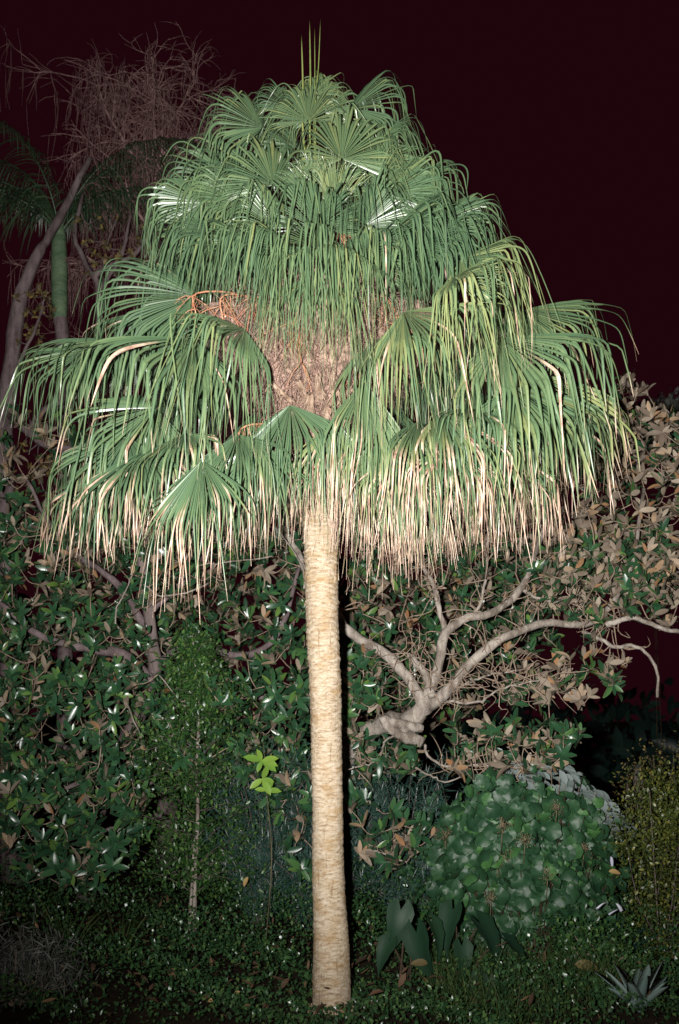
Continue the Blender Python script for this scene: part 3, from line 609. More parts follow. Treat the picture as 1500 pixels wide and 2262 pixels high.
limb(mag_r, MRB, [(760, 1730, 9.6), (790, 1745, 9.5), (820, 1775, 9.45), (835, 1790, 9.45)], .009, .005)
limb(mag_r, MRB, [(820, 1880, 9.55), (850, 1885, 9.5), (880, 1900, 9.45), (900, 1905, 9.45)], .010, .006)
# stub limb on top and sawn stub below
limb(mag_r, MRB, [(955, 1540, 9.62), (940, 1490, 9.6), (912, 1455, 9.58), (905, 1448, 9.58)], .042, .030)
so = limb(mag_r, MRB, [(930, 1570, 9.72), (890, 1605, 9.68), (900, 1625, 9.6), (935, 1640, 9.55)], .085, .052)
mb = MB(); p = at(936, 1641, 9.545); q = at(943, 1643, 9.53); mb.tube(np.array([p - (q - p) * .3, q]), .047, 14)
link('cut_face', mb.build('cut_face', M['cut']), so, MRB)
limb(mag_r, MRB, [(930, 1610, 9.70), (880, 1600, 9.6), (850, 1590, 9.6), (866, 1612, 9.6), (905, 1634, 9.58)], .05, .05)

def inpoly(x, y, poly):
    c = False; n = len(poly)
    for i in range(n):
        x1, y1 = poly[i]; x2, y2 = poly[i - 1]
        if (y1 > y) != (y2 > y) and x < (x2 - x1) * (y - y1) / (y2 - y1) + x1: c = not c
    return c
def sample(poly, n, y0, y1):
    xs_ = [p[0] for p in poly]; ys_ = [p[1] for p in poly]; out = []
    while len(out) < n:
        x, y = random.uniform(min(xs_), max(xs_)), random.uniform(min(ys_), max(ys_))
        if inpoly(x, y, poly): out.append(at(x, y, random.uniform(y0, y1)))
    return out
ends = []; leaves = []
def foliage(poly, n, y0, y1, bias, spread=.55, L=(.085, .155)):
    for p in sample(poly, n, y0, y1):
        qx, qy = project(p)
        if p[1] < 9.9 and ((qx - 905) / 85) ** 2 + ((qy - 1600) / 80) ** 2 < 1: continue
        a = nrm(np.asarray(bias) + RNG.normal(0, spread, 3)); ends.append(p - a * .03); rosette(p, a, leaves, L=L)
foliage([(1290, 1010), (1340, 850), (1400, 800), (1440, 900), (1560, 940), (1560, 1330), (1480, 1330), (1300, 1300), (1210, 1250), (1280, 1150)], 400, 9.5, 11.6, (.1, .1, .8))
foliage([(1180, 1200), (1480, 1200), (1480, 1380), (1380, 1360), (1300, 1390), (1180, 1330)], 170, 9.4, 10.8, (.0, -.3, .7))
foliage([(760, 1180), (1200, 1180), (1200, 1400), (1000, 1540), (780, 1560)], 360, 10.1, 12.4, (0, -.45, .6))
foliage([(1180, 1420), (1300, 1400), (1400, 1470), (1370, 1530), (1230, 1560), (1080, 1560)], 50, 9.3, 10.0, (.3, .0, .7))
foliage([(1000, 1600), (1280, 1590), (1300, 1660), (1200, 1710), (1000, 1700)], 70, 9.2, 10.0, (.1, -.15, .6))
foliage([(770, 1560), (940, 1640), (900, 1720), (780, 1720)], 34, 9.3, 10.2, (0, -.5, .6))
foliage([(770, 1740), (960, 1820), (960, 1900), (860, 1930), (775, 1870)], 30, 9.2, 9.8, (.1, -.3, .6))
foliage([(760, 1420), (880, 1460), (840, 1600), (760, 1600)], 40, 9.5, 10.6, (0, -.5, .5))
foliage([(1000, 900), (1300, 900), (1300, 1200), (900, 1250)], 110, 10.4, 11.8, (.0, .2, .8))
foliage([(700, 1120), (1230, 1120), (1230, 1420), (1080, 1560), (740, 1700)], 380, 11.8, 13.4, (0, -.3, .6), L=(.11, .19))
mb = MB(); grow_twigs(nodes, ends, mb, .0042)
for q in range(520):
    p = random.choice(nodes); qx, qy = project(p)
    if p[2] < 1.5 or ((qx - 900) / 95) ** 2 + ((qy - 1610) / 85) ** 2 < 1 or qx > 1380: continue
    d = nrm(RNG.normal(0, 1, 3) + V(0, -.3, .2)) * random.uniform(.1, .45)
    mb.tube(spline([p, p + d * .4 + RNG.normal(0, .05, 3), p + d * .75 + RNG.normal(0, .05, 3), p + d], 8), np.linspace(.006, .0018, 8), 4)
link('twigs', mb.build('twigs', M['twig']), mag_r, MRB, 'stuff')
near, far = split_near(leaves); leaf_objects(MAGM, near, mag_r, MRB)
link('foliage', join_leaves('foliage', MAGB, far, [M['mag_top'], M['mag_under']]), mag_r, MRB, 'stuff')

# ------------------------------------------------------------------ the dense magnolia left of the palm
ML = at(190, 2060, 12.3); ML[2] = 0; MLB = tuple(ML)
mag_l = empty('magnolia_tree', MLB, 'dense dark-leaved magnolia standing behind the slender small-leaved tree', 'tree')
nodes = []; ends = []; leaves = []
limb(mag_l, MLB, [ML - V(0, 0, .05), at(200, 1850, 12.2), at(270, 1650, 11.6), at(340, 1500, 11.0), at(320, 1300, 11.0), at(300, 1100, 11.1)], .12, .05, 'trunk', 'dark_bark', 26, store=nodes)
for seq, r in (([(345, 1520, 11.0), (280, 1450, 10.8), (180, 1430, 10.8), (80, 1400, 10.8), (0, 1330, 10.9)], .07), ([(340, 1480, 11.0), (420, 1420, 10.8), (540, 1450, 10.9), (620, 1390, 11), (660, 1250, 11)], .06),
               ([(360, 1700, 11.1), (300, 1740, 10.8), (200, 1720, 10.7), (80, 1780, 10.6)], .05), ([(365, 1640, 11.1), (460, 1560, 10.9), (560, 1540, 10.8), (640, 1560, 10.7)], .055),
               ([(330, 1400, 11), (250, 1280, 11), (140, 1200, 11.2), (60, 1060, 11.3)], .05), ([(330, 1350, 11), (420, 1270, 11), (500, 1150, 11.1)], .05), ([(360, 1750, 11.1), (460, 1720, 10.7), (560, 1740, 10.5), (650, 1800, 10.2)], .04), ([(360, 1800, 11.1), (250, 1830, 10.6), (120, 1880, 10.3)], .035)):
    limb(mag_l, MLB, list(seq), r, r * .35, mat='grey_bark', store=nodes)
for seq in ([(300, 1430, 10.4), (265, 1395, 10.2), (255, 1350, 10.15), (280, 1300, 10.1), (290, 1270, 10.1)], [(460, 1290, 10.0), (400, 1312, 9.9), (350, 1315, 9.9), (320, 1290, 9.9)], [(340, 1630, 10.0), (395, 1620, 9.9), (412, 1575, 9.9), (385, 1530, 9.9), (350, 1490, 9.9)],
            [(320, 1650, 10.1), (300, 1600, 10), (275, 1545, 10), (265, 1530, 10)], [(672, 1300, 9.9), (668, 1250, 9.9), (640, 1205, 9.95), (600, 1150, 10.1)], [(430, 1250, 10.0), (520, 1240, 10), (600, 1230, 10)]):
    limb(mag_l, MLB, list(seq), .010, .006, n=12, sides=6, mat='mag_bark', store=nodes)
foliage([(0, 1150), (690, 1180), (690, 1560), (0, 1560)], 460, 10.0, 12.2, (0, -.65, .5), .52)
foliage([(0, 1500), (690, 1500), (680, 1720), (330, 1720), (0, 1800)], 320, 9.7, 11.8, (0, -.7, .45), .5)
foliage([(0, 1720), (330, 1700), (320, 1850), (230, 1960), (60, 1950), (0, 1900)], 150, 9.4, 11.0, (0, -.8, .4), .42)
foliage([(560, 1720), (690, 1700), (690, 1940), (620, 1880)], 46, 9.2, 10.6, (0, -.4, .3))
foliage([(0, 900), (280, 940), (300, 1200), (0, 1200)], 90, 11.0, 12.4, (0, -.3, .6))
foliage([(200, 950), (680, 1000), (680, 1200), (200, 1200)], 90, 10.4, 11.6, (0, -.3, .6))
foliage([(-20, 1100), (700, 1100), (700, 1700), (560, 1760), (-20, 1760)], 560, 11.8, 13.4, (0, -.4, .6), L=(.11, .19))
mb = MB(); grow_twigs(nodes, ends, mb, .0042)
link('twigs', mb.build('twigs', M['twig']), mag_l, MLB, 'stuff')
near, far = split_near(leaves); leaf_objects(MAGM, near, mag_l, MLB)
link('foliage', join_leaves('foliage', MAGB, far, [M['mag_top'], M['mag_under']]), mag_l, MLB, 'stuff')

# ------------------------------------------------------------------ lime sprig beside the trunk
SB = at(585, 2090, 9.4); SB[2] = 0
spg = empty('young_sapling', tuple(SB), 'thin young sapling with lime green leaves beside the palm trunk', 'sapling')
mb = MB(); stem = spline([SB, at(600, 1900, 9.35), at(590, 1760, 9.3), at(582, 1640, 9.3)], 16); mb.tube(stem, np.linspace(.006, .003, 16), 5)
link('stem', mb.build('stem', M['stem_dark']), spg, tuple(SB))
lm = []
for py, n in ((1680, 6), (1720, 4), (1745, 3)):
    p = at(583 + random.uniform(-8, 8), py, 9.28)
    for i in range(n):
        a = random.uniform(0, 6.28); y = V(math.cos(a) * .9, -.35, math.sin(a) * .6 - .15); lm.append(frame(p, y, V(random.gauss(0, .3), -1, .5), random.uniform(.10, .17)))
LIMB = [leaf_base_mesh(.20, .12, .2, two=False)]
LIMM = [mesh('leaf', v, f, M['lime_leaf'], {'tone': np.zeros(len(v))}, True) for v, f, _ in LIMB]
leaf_objects(LIMM, lm, spg, tuple(SB))

# ------------------------------------------------------------------ small-leaved sapling left of the palm
TB = at(432, 2060, 9.9); TB[2] = 0
sap = empty('slender_tree', tuple(TB), 'slender small-leaved tree with a thin tan stem before the dense magnolia', 'tree')
stem = spline([TB - V(0, 0, .03), at(430, 1950, 9.9), at(437, 1800, 9.9), at(434, 1700, 9.9), at(440, 1560, 9.9), at(432, 1480, 9.9), at(425, 1400, 9.95)], 30)
mb = MB(); mb.tube(stem, np.linspace(.022, .005, 30), 7, bump=.05); link('trunk', mb.build('trunk', M['mag_bark']), sap, tuple(TB))
mb = MB(); s2 = spline([TB + V(-.06, 0, 0), at(424, 1950, 9.85), at(430, 1850, 9.85)], 10); mb.tube(s2, np.linspace(.016, .010, 10), 6); link('branch', mb.build('branch', M['mag_bark']), sap, tuple(TB))
SMB = [leaf_base_mesh(.24, c, f, n=4, two=False) for c, f in ((.1, .3), (.3, .1))]
mb = MB(); lm = []
for q in range(150):
    t = random.uniform(.12, .97); p = stem[int(t * 29)]; a = random.uniform(0, 6.28)
    rr = np.interp(t, [.1, .3, .5, .75, 1], [.55, .68, .62, .38, .10]) * random.uniform(.5, 1.1)
    d = V(math.cos(a) * rr, math.sin(a) * rr * .8, rr * random.uniform(-.1, .75)); br = spline([p, p + d * .5 + V(0, 0, .04), p + d - V(0, 0, .04)], 7); mb.tube(br, np.linspace(.0035, .001, 7), 3)
    for z in range(70):
        b0 = br[random.randint(1, 6)] + RNG.normal(0, .07, 3); lm.append(frame(b0, RNG.normal(0, 1, 3) + d * .8, V(random.gauss(0, .6), -.5, .9), random.uniform(.025, .058)))
link('twigs', mb.build('twigs', M['dark_bark']), sap, tuple(TB), 'stuff')
link('foliage', join_leaves('foliage', SMB, lm, M['small_leaf']), sap, tuple(TB), 'stuff')

# ------------------------------------------------------------------ dark feathery shrubs between sapling and palm trunk
NDB = [leaf_base_mesh(.05, .2, .1, n=3, two=False)]
for (px, py, Y, h, lab) in ((575, 2060, 10.4, 1.9, 'dark feathery conifer shrub between the slender tree and the palm trunk'), (690, 2065, 10.3, 1.5, 'low dark feathery shrub directly behind the palm trunk'), (900, 2050, 10.4, 1.75, 'dark feathery shrub under the sawn stub of the pale-limbed magnolia')):
    b = at(px, py, Y); b[2] = 0; fs = empty('feathery_shrub', tuple(b), lab, 'shrub')
    mb = MB(); lm = []
    for q in range(90):
        a = random.uniform(0, 6.28); hh = h * random.uniform(.3, 1); rr = .75 * random.uniform(.3, 1)
        br = spline([b, b + V(math.cos(a) * rr * .4, math.sin(a) * rr * .4, hh * .6), b + V(math.cos(a) * rr, math.sin(a) * rr, hh * .92)], 12); mb.tube(br, np.linspace(.006, .0015, 12), 4)
        for z in range(110):
            i = random.randint(2, 11); p = br[i] + RNG.normal(0, .04, 3); d = nrm(br[min(i + 1, 11)] - br[i - 1]); lm.append(frame(p, d * .5 + RNG.normal(0, .6, 3), V(0, -1, .6), random.uniform(.05, .12)))
    link('twigs', mb.build('twigs', M['dark_bark']), fs, tuple(b), 'stuff'); link('foliage', join_leaves('foliage', NDB, lm, M['feather']), fs, tuple(b), 'stuff')

# ------------------------------------------------------------------ big round-leaved shrub, right
RB = at(1180, 2110, 9.0); RB[2] = 0
rsh = empty('round_leaved_shrub', tuple(RB), 'mounded shrub with broad rounded lobed leaves and tan seed heads', 'shrub')
RLB = [round_leaf_base(20, 5, .06, .35), round_leaf_base(20, 7, .05, .15), round_leaf_base(20, 5, .08, -.3)]
RLM = [mesh('leaf', v, f, M['round_leaf'], {'tone': np.zeros(len(v))}, True) for v, f, _ in RLB]
poly = [(930, 1880), (975, 1850), (985, 1780), (1030, 1760), (1060, 1690), (1100, 1690), (1130, 1740), (1200, 1730), (1290, 1760), (1345, 1830), (1350, 1890), (1400, 1900), (1365, 1960), (1340, 2030), (1270, 2030), (1240, 2100), (1160, 2070), (1100, 2110), (1040, 2060), (980, 2070), (985, 1980), (930, 1950)]
def dome(px, py): return 8.75 + .17 * math.sin(px / 31.) * math.cos(py / 36.) + .10 * math.sin(px / 13. + py / 17.) + .9 * (((px - 1160) / 220) ** 2 + ((py - 1930) / 330) ** 2)
lm = []; stems = []
for q in range(1500):
    while True:
        px, py = random.uniform(940, 1380), random.uniform(1690, 2090)
        if inpoly(px, py, poly): break
    if random.random() < .34: px += random.gauss(0, 55); py += random.gauss(0, 36)
    p = at(px, py, dome(px, py) + random.random() ** 2 * .5)
    if p[2] < .1: p[2] = random.uniform(.1, .3)
    out_ = nrm(V((px - 1160) / 260, -.75, .55 - (py - 1900) / 600)); y = nrm(V(random.gauss(0, .5), -.35, -.75)) 
    y = nrm(y + RNG.normal(0, .25, 3)); lm.append(frame(p, y, out_ + RNG.normal(0, .5, 3), random.uniform(.05, .155))); stems.append(p)
near, far = split_near(lm); leaf_objects(RLM, near, rsh, tuple(RB)); link('foliage', join_leaves('foliage', RLB, far, M['round_leaf']), rsh, tuple(RB), 'stuff')
mb = MB(); 
for p in stems[::3]:
    m_ = RB + (p - RB) * V(.6, .6, .45) + V(0, .15, 0); mb.tube(spline([RB + RNG.normal(0, .08, 3) * V(1, 1, 0), m_, p], 7), np.linspace(.008, .003, 7), 4)
link('stems', mb.build('stems', M['taro_stalk']), rsh, tuple(RB), 'stuff')
for px, py in ((1110, 1830), (1160, 1860), (985, 1850), (1100, 1905), (1210, 1940), (1085, 1990), (1120, 1900), (1290, 1880), (1230, 1790)):
    mb = MB(); p = at(px, py, dome(px, py) - .12); mb.tube(np.array([p + V(0, .12, -.2), p]), .003, 4)
    for z in range(34):
        d = nrm(RNG.normal(0, 1, 3) + V(0, -.3, .8)) * random.uniform(.03, .085); e_ = p + d; mb.tube(np.array([p, e_]), .0011, 3)
        mb.tube(np.array([e_ - V(0, 0, .004), e_, e_ + V(0, 0, .005)]), np.array([.003, .006, .002]), 4)
    link('seed_head', mb.build('seed_head', M['seed']), rsh, tuple(RB))

# silvery shrub behind it
b = at(1230, 2040, 10.3); b[2] = 0; sv_ = empty('silvery_shrub', tuple(b), 'pale silvery-leaved shrub showing above the round-leaved shrub', 'shrub')
lm = []; mb = MB()
for p in sample([(1090, 1690), (1250, 1690), (1340, 1760), (1390, 1830), (1330, 1850), (1200, 1760)], 230, 9.5, 10.3):
    lm.append(frame(p, V(.8 + random.gauss(0, .3), -.4, -.4 + random.gauss(0, .3)), V(random.gauss(.2, .2), -.75, .75), random.uniform(.07, .15)))
    if random.random() < .25: mb.tube(spline([b + RNG.normal(0, .05, 3) * V(1, 1, 0), b + (p - b) * V(.5, .5, .6), p], 6), np.linspace(.006, .002, 6), 4)
link('stems', mb.build('stems', M['twig']), sv_, tuple(b), 'stuff')
SLB = [leaf_base_mesh(.26, .2, .2, two=False)]
SLM = [mesh('leaf', v, f, M['silver_leaf'], {'tone': np.zeros(len(v))}, True) for v, f, _ in SLB]
leaf_objects(SLM, lm, sv_, tuple(b))

# ------------------------------------------------------------------ small-leaf bushes
def bush(name, label, poly, Y0, Y1, n, bases, mat, size, cat='shrub', bias=(0, -.5, .8), tw=40, twm='twig', group=None):
    cx_ = sum(p[0] for p in poly) / len(poly); bb = at(cx_, 2000, (Y0 + Y1) / 2); bb[2] = float(gz(bb[0], bb[1]))
    root = empty(name, tuple(bb), label, cat, group); lm = []; mb = MB(); cl = sample(poly, max(20, n // 40), Y0, Y1)
    cl = [c for c in cl if c[2] > .03] or [bb + V(0, 0, .2)]
    for q in range(n):
        p = random.choice(cl) + RNG.normal(0, .09, 3)
        if p[2] < .02: p[2] = .02 + random.random() * .1
        lm.append(frame(p, RNG.normal(0, 1, 3), np.asarray(bias) + RNG.normal(0, .5, 3), random.uniform(*size)))
    for q in range(tw):
        p = random.choice(cl); mb.tube(spline([bb + RNG.normal(0, .05, 3) * V(1, 1, 0), bb + (p - bb) * V(.6, .6, .5) + RNG.normal(0, .05, 3), p], 7), np.linspace(.009, .002, 7), 4)
    link('stems', mb.build('stems', M[twm]), root, tuple(bb), 'stuff'); link('foliage', join_leaves('foliage', bases, lm, M[mat]), root, tuple(bb), 'stuff'); return root
bush('yellow_green_hedge', 'yellow-green small-leaved bush beside the round-leaved shrub', [(1370, 1800), (1420, 1720), (1560, 1690), (1560, 2150), (1440, 2120), (1390, 1980)], 8.9, 9.8, 9000, SMB, 'hedge_leaf', (.02, .045), tw=14, twm='dark_bark')
bush('twiggy_bush', 'half-bare twiggy bush behind the yellow-green bush', [(1340, 1690), (1480, 1640), (1540, 1650), (1540, 1760), (1400, 1780)], 10.5, 11.2, 700, SMB, 'yellow_leaf', (.02, .04), tw=50, twm='dark_bark')
bush('grey_leaved_plant', 'low grey-leaved plant among dark ground cover', [(-40, 2120), (60, 2080), (160, 2110), (150, 2180), (60, 2200), (-40, 2200)], 7.6, 8.4, 2300, NDB, 'grey_leaf', (.05, .11))
bush('low_shrub', 'low dark shrub with fallen yellow leaves behind the grass', [(1250, 2050), (1400, 2060), (1400, 2160), (1260, 2170)], 8.3, 8.9, 1400, SMB, 'small_leaf', (.02, .05))
bush('distant_shrub', 'dim grey-green bush far off beyond the magnolia', [(1400, 930), (1450, 880), (1560, 900), (1560, 1000), (1400, 990)], 19, 21, 2500, SMB, 'grey_leaf', (.08, .16), tw=2, twm='taro_stalk')

# ------------------------------------------------------------------ ground cover
lm = []
while len(lm) < 46000:
    x = random.uniform(-3.6, 3.4); y = random.uniform(7.0, 11.8)
    if math.hypot(x - base[0], y - YC) < .17: continue
    px, py = project((x, y, .1))
    dens = 1.0 if px > 330 else .25 + .5 * random.random()
    if random.random() > dens: continue
    hgt = .08 + .20 * (.5 + .5 * math.sin(x * 2.3 + 1.1) * math.cos(y * 1.9)) + .10 * math.sin(x * 5.1 + y * 4.3)
    hgt *= np.interp(math.hypot(x - base[0], y - YC), [.2, .9], [.25, 1]) * np.interp(y, [8.2, 9.2, 10.5], [1, 1.7, 2.2])
    z = float(gz(x, y)) + .02 + max(.03, hgt) * random.random() ** .5
    lm.append(frame(V(x, y, z), RNG.normal(0, 1, 3) + V(0, -.4, 0), V(random.gauss(0, .45), -.45, .9), random.uniform(.018, .042)))
GCB = [leaf_base_mesh(.30, .15, .25, n=3, two=False), leaf_base_mesh(.36, .35, .1, n=3, two=False)]
o = link('ground_cover', join_leaves('ground_cover', GCB, lm, M['ground_leaf'])); o['kind'] = 'stuff'; o['label'] = 'glossy dark small-leaved ground cover around the palm trunk'; o['category'] = 'ground cover'
# grass
def blade_strip(p, d, L, w_, mb, droop=1.0, n=6, tone=.5, fold=0.0):
    side = nrm(np.cross(d, V(0, 0, 1)) + RNG.normal(0, .2, 3)); v = []; P = np.array(p, float); dd = nrm(d)
    for i in range(n):
        t = i / (n - 1); ww = w_ * (1 - t) ** .6 * min(1, .5 + t * 3)
        v += [P - side * ww, P + side * ww]; dd = nrm(dd + V(0, 0, -1) * droop * L / n); P = P + dd * L / n
    f = np.array([[2 * i, 2 * i + 1, 2 * i + 3, 2 * i + 2] for i in range(n - 1)]); mb.add(v, f, tone)
mb = MB()
for q in range(1500):
    px = random.uniform(960, 1400); py = random.uniform(2150, 2262); p = at(px, py, 7.9); t_ = CAM_H / (CAM_H - p[2]); p = CAMP + (p - CAMP) * t_
    if p[1] > 8.9: p[1] = random.uniform(7.6, 8.9)
    p[2] = float(gz(p[0], p[1])); a = random.uniform(0, 6.28)
    blade_strip(p, V(math.cos(a) * .45, math.sin(a) * .45, 1), random.uniform(.16, .5), random.uniform(.0025, .0045), mb, random.uniform(.8, 2.6), tone=random.random())
o = link('grass', mb.build('grass', M['grass'])); o['kind'] = 'stuff'; o['label'] = 'long thin dark grass in front of the round-leaved shrub'; o['category'] = 'grass'

# ------------------------------------------------------------------ elephant-ear plants
def heart(n=9):
    t = np.linspace(-.28, 1, n); wv = np.where(t < 0, .30 * np.sqrt(np.clip(1 - ((t + .0) / .30) ** 2, 0.02, 1)), .34 * (1 - np.clip(t, 0, 1) ** 1.6) + .0)
    rows = []
    for tt, ww in zip(t, wv):
        inner = 0.0 if tt > 0 else .05 + .10 * (-tt / .28)
        ww = max(ww, .004)
        for s in (-1, -.5, 0, .5, 1):
            x = s * ww if tt >= 0 else (math.copysign(inner + (ww - inner) * abs(s), s) if s else 0)
            yy = tt if not (tt < 0 and s == 0) else 0.0
            rows.append((x, yy, .45 * abs(x) - .55 * max(0, tt) ** 2 - .5 * x * x + .02 * math.sin(tt * 22) * abs(x) * 4))
    i = (np.arange(n - 1)[:, None] * 5 + np.arange(4)).ravel(); return np.array(rows), np.stack([i, i + 1, i + 6, i + 5], -1), None
hv, hf, _ = heart(); hme = mesh('leaf', hv, hf, M['taro'], {'tone': np.zeros(len(hv))}, True)
def taro(label, bpx, bY, lv):
    b = at(bpx, 2150, bY); b[2] = float(gz(b[0], b[1])); root = empty('elephant_ear_plant', tuple(b), label, 'plant', 'elephant ear plants by the grass')
    for px, py, Y, s, dx, dn in lv:
        p = at(px, py, Y); p[2] = max(p[2], .08)
        o = bpy.data.objects.new('leaf', hme); COL.objects.link(o); o.parent = root; o.matrix_parent_inverse = Matrix.Translation(-Vector(b))
        o.matrix_basis = Matrix(frame(p, V(dx, -.35, dn), V(dx * .8 + random.gauss(0, .3), -.45, .85), s).tolist())
        mb = MB(); mb.tube(spline([b + RNG.normal(0, .03, 3) * V(1, 1, 0), b + (p - b) * V(.5, .5, .7) + V(0, .03, 0), p + V(0, .01, -.005)], 10), np.linspace(.010, .005, 10), 6)
        link('stalk', mb.build('stalk', M['taro_stalk']), root, tuple(b))
taro('clump of dark arrow-shaped elephant ear leaves beside the palm trunk', 900, 8.3, [(885, 2010, 8.25, .30, -.25, -1), (920, 2060, 8.1, .34, .1, -1), (955, 2040, 8.2, .26, .5, -.9), (860, 2080, 8.2, .22, -.5, -.7)])
taro('elephant ear leaves under the round-leaved shrub, on long stalks', 1020, 8.4, [(1000, 2010, 8.45, .30, -.4, -.8), (1060, 2040, 8.4, .36, .6, -.7), (1020, 2090, 8.2, .24, .1, -1), (1120, 2080, 8.35, .3, .8, -.6)])
taro('small elephant ear plant low in the grass', 1085, 8.0, [(1080, 2165, 7.95, .16, -.1, -1), (1100, 2175, 7.95, .15, .5, -.7), (1060, 2150, 8.0, .15, -.6, -.6)])

# ------------------------------------------------------------------ agave, strap-leaved clumps
def thick_leaf(name, mat, p, d, L, w_, n=9, droop=.2):
    v = []; P = np.array(p, float); dd = nrm(d); sd = nrm(np.cross(dd, V(0, 0, 1)))
    for i in range(n):
        t = i / (n - 1); ww = w_ * max(.02, (math.sin(math.pi * min(1, t * .75 + .22)) ** .7 if t < .98 else .0)); up = np.cross(sd, dd)
        th = .010 * (1 - t) + .002
        v += [P - sd * ww + up * ww * .45, P + up * 0, P + sd * ww + up * ww * .45, P - up * th]; dd = nrm(dd + V(0, 0, -1) * droop * L / n); P = P + dd * L / n
    f = []
    for i in range(n - 1):
        a = 4 * i; c = a + 4; f += [[a, a + 1, c + 1, c], [a + 1, a + 2, c + 2, c + 1], [a + 2, a + 3, c + 3, c + 2], [a + 3, a, c, c + 3]]
    return mesh(name, v, np.array(f), M[mat], {'tone': np.full(len(v), random.random())}, True)
b = at(1415, 2290, 7.35); b[2] = float(gz(b[0], b[1])); ag = empty('agave', tuple(b), 'grey-green agave rosette with broad pointed leaves beyond the long grass', 'agave')
for i in range(13):
    a = i * 2.4; t = .35 + .05 * i; link('leaf', thick_leaf('leaf', 'agave', b + V(0, 0, .03), V(math.cos(a) * t * 1.5, math.sin(a) * t * 1.5, 1.0), random.uniform(.28, .40), .045), ag, tuple(b))
def strap_clump(label, px, Y, n, L, mat, group=None, wd=.011):
    b = at(px, 2100, Y); b[2] = float(gz(b[0], b[1])); root = empty('strap_leaf_plant', tuple(b), label, 'plant', group)
    for i in range(n):
        a = random.uniform(0, 6.28); mb = MB(); blade_strip(b + V(math.cos(a) * .03, math.sin(a) * .03, 0), V(math.cos(a) * random.uniform(.2, .8), math.sin(a) * .6, 1), L * random.uniform(.6, 1.1), wd, mb, random.uniform(.8, 2.2), 10, random.random())
        link('leaf', mb.build('leaf', M[mat]), root, tuple(b))
    return root, b
strap_clump('dim strap-leaved clump under the dense magnolia beside the grey-leaved plant', 150, 9.2, 34, .7, 'grass')
strap_clump('dim strap-leaved clump beside the slender small-leaved tree', 265, 9.5, 30, .6, 'grass')
root, b = strap_clump('dark strap-leaved plant with pale blue-white petals beside the round-leaved shrub', 1345, 8.9, 30, .65, 'feather', None, .02)
for px, py in ((1318, 2008), (1345, 2020), (1372, 2012), (1352, 1912)):
    p = at(px, py, 8.6); link('petal', thick_leaf('petal', 'pale_petal', p, V(random.gauss(0, .5), -.3, .6), .10, .02, 6), root, tuple(b))
# fallen leaves on the ground cover
for px, py, Y, s, m_, lab in ((945, 2128, 8.0, .11, 'yellow_leaf', 'curled yellow leaf lying by the elephant ear stalks'), (470, 2212, 7.7, .08, 'dry_leaf', 'tan fallen leaf on the ground cover between palm base and grey-leaved plant'),
                              (1270, 2130, 8.0, .16, 'yellow_leaf', 'large yellowed leaf lying at the edge of the grass'), (548, 1937, 9.5, .08, 'dry_leaf', 'small orange leaf caught in the ground cover by the slender tree'), (1345, 1925, 9.0, .09, 'dry_leaf', 'orange leaf caught beside the yellow-green bush'), (530, 2190, 7.8, .05, 'dry_leaf', 'small brown leaf near the palm base')):
    p = at(px, py, Y); v, f, _ = leaf_base_mesh(.24, .5, .3, n=7)
    m4 = frame(p, V(random.gauss(0, 1), -.2, random.gauss(0, .4)), V(random.gauss(0, .3), -.8, .6), s); vv = v @ m4[:3, :3].T + m4[:3, 3]
    o = link('fallen_leaf', mesh('fallen_leaf', vv, f, M[m_], {'tone': np.full(len(v), random.random())})); o['label'] = lab; o['category'] = 'leaf'

# ------------------------------------------------------------------ background trees, left
KB = at(140, 1950, 14.0); KB[2] = 0; kp = empty('feather_palm', tuple(KB), 'feather palm with ringed grey trunk and green crownshaft behind the fan palm', 'palm tree')
tr = spline([KB - V(0, 0, .05), at(143, 1500, 14.0), at(144, 1050, 14.0), at(138, 760, 14.0), at(132, 700, 14.0)], 160); mb = MB()
mb.tube(tr, np.interp(np.linspace(0, 1, 160), [0, .15, 1], [.13, .095, .088]) * (1 + .05 * (np.arange(160) % 4 == 0)), 16); link('trunk', mb.build('trunk', M['grey_bark']), kp, tuple(KB))
cs = spline([at(132, 705, 14.0), at(131, 640, 14.0), at(131, 580, 14.0), at(130, 520, 14.0), at(131, 470, 14.0)], 24); mb = MB()
mb.tube(cs, np.interp(np.linspace(0, 1, 24), [0, .1, .5, .75, 1], [.09, .108, .112, .095, .045]), 16); link('crownshaft', mb.build('crownshaft', M['shaft']), kp, tuple(KB))
top_ = at(131, 520, 14.0)
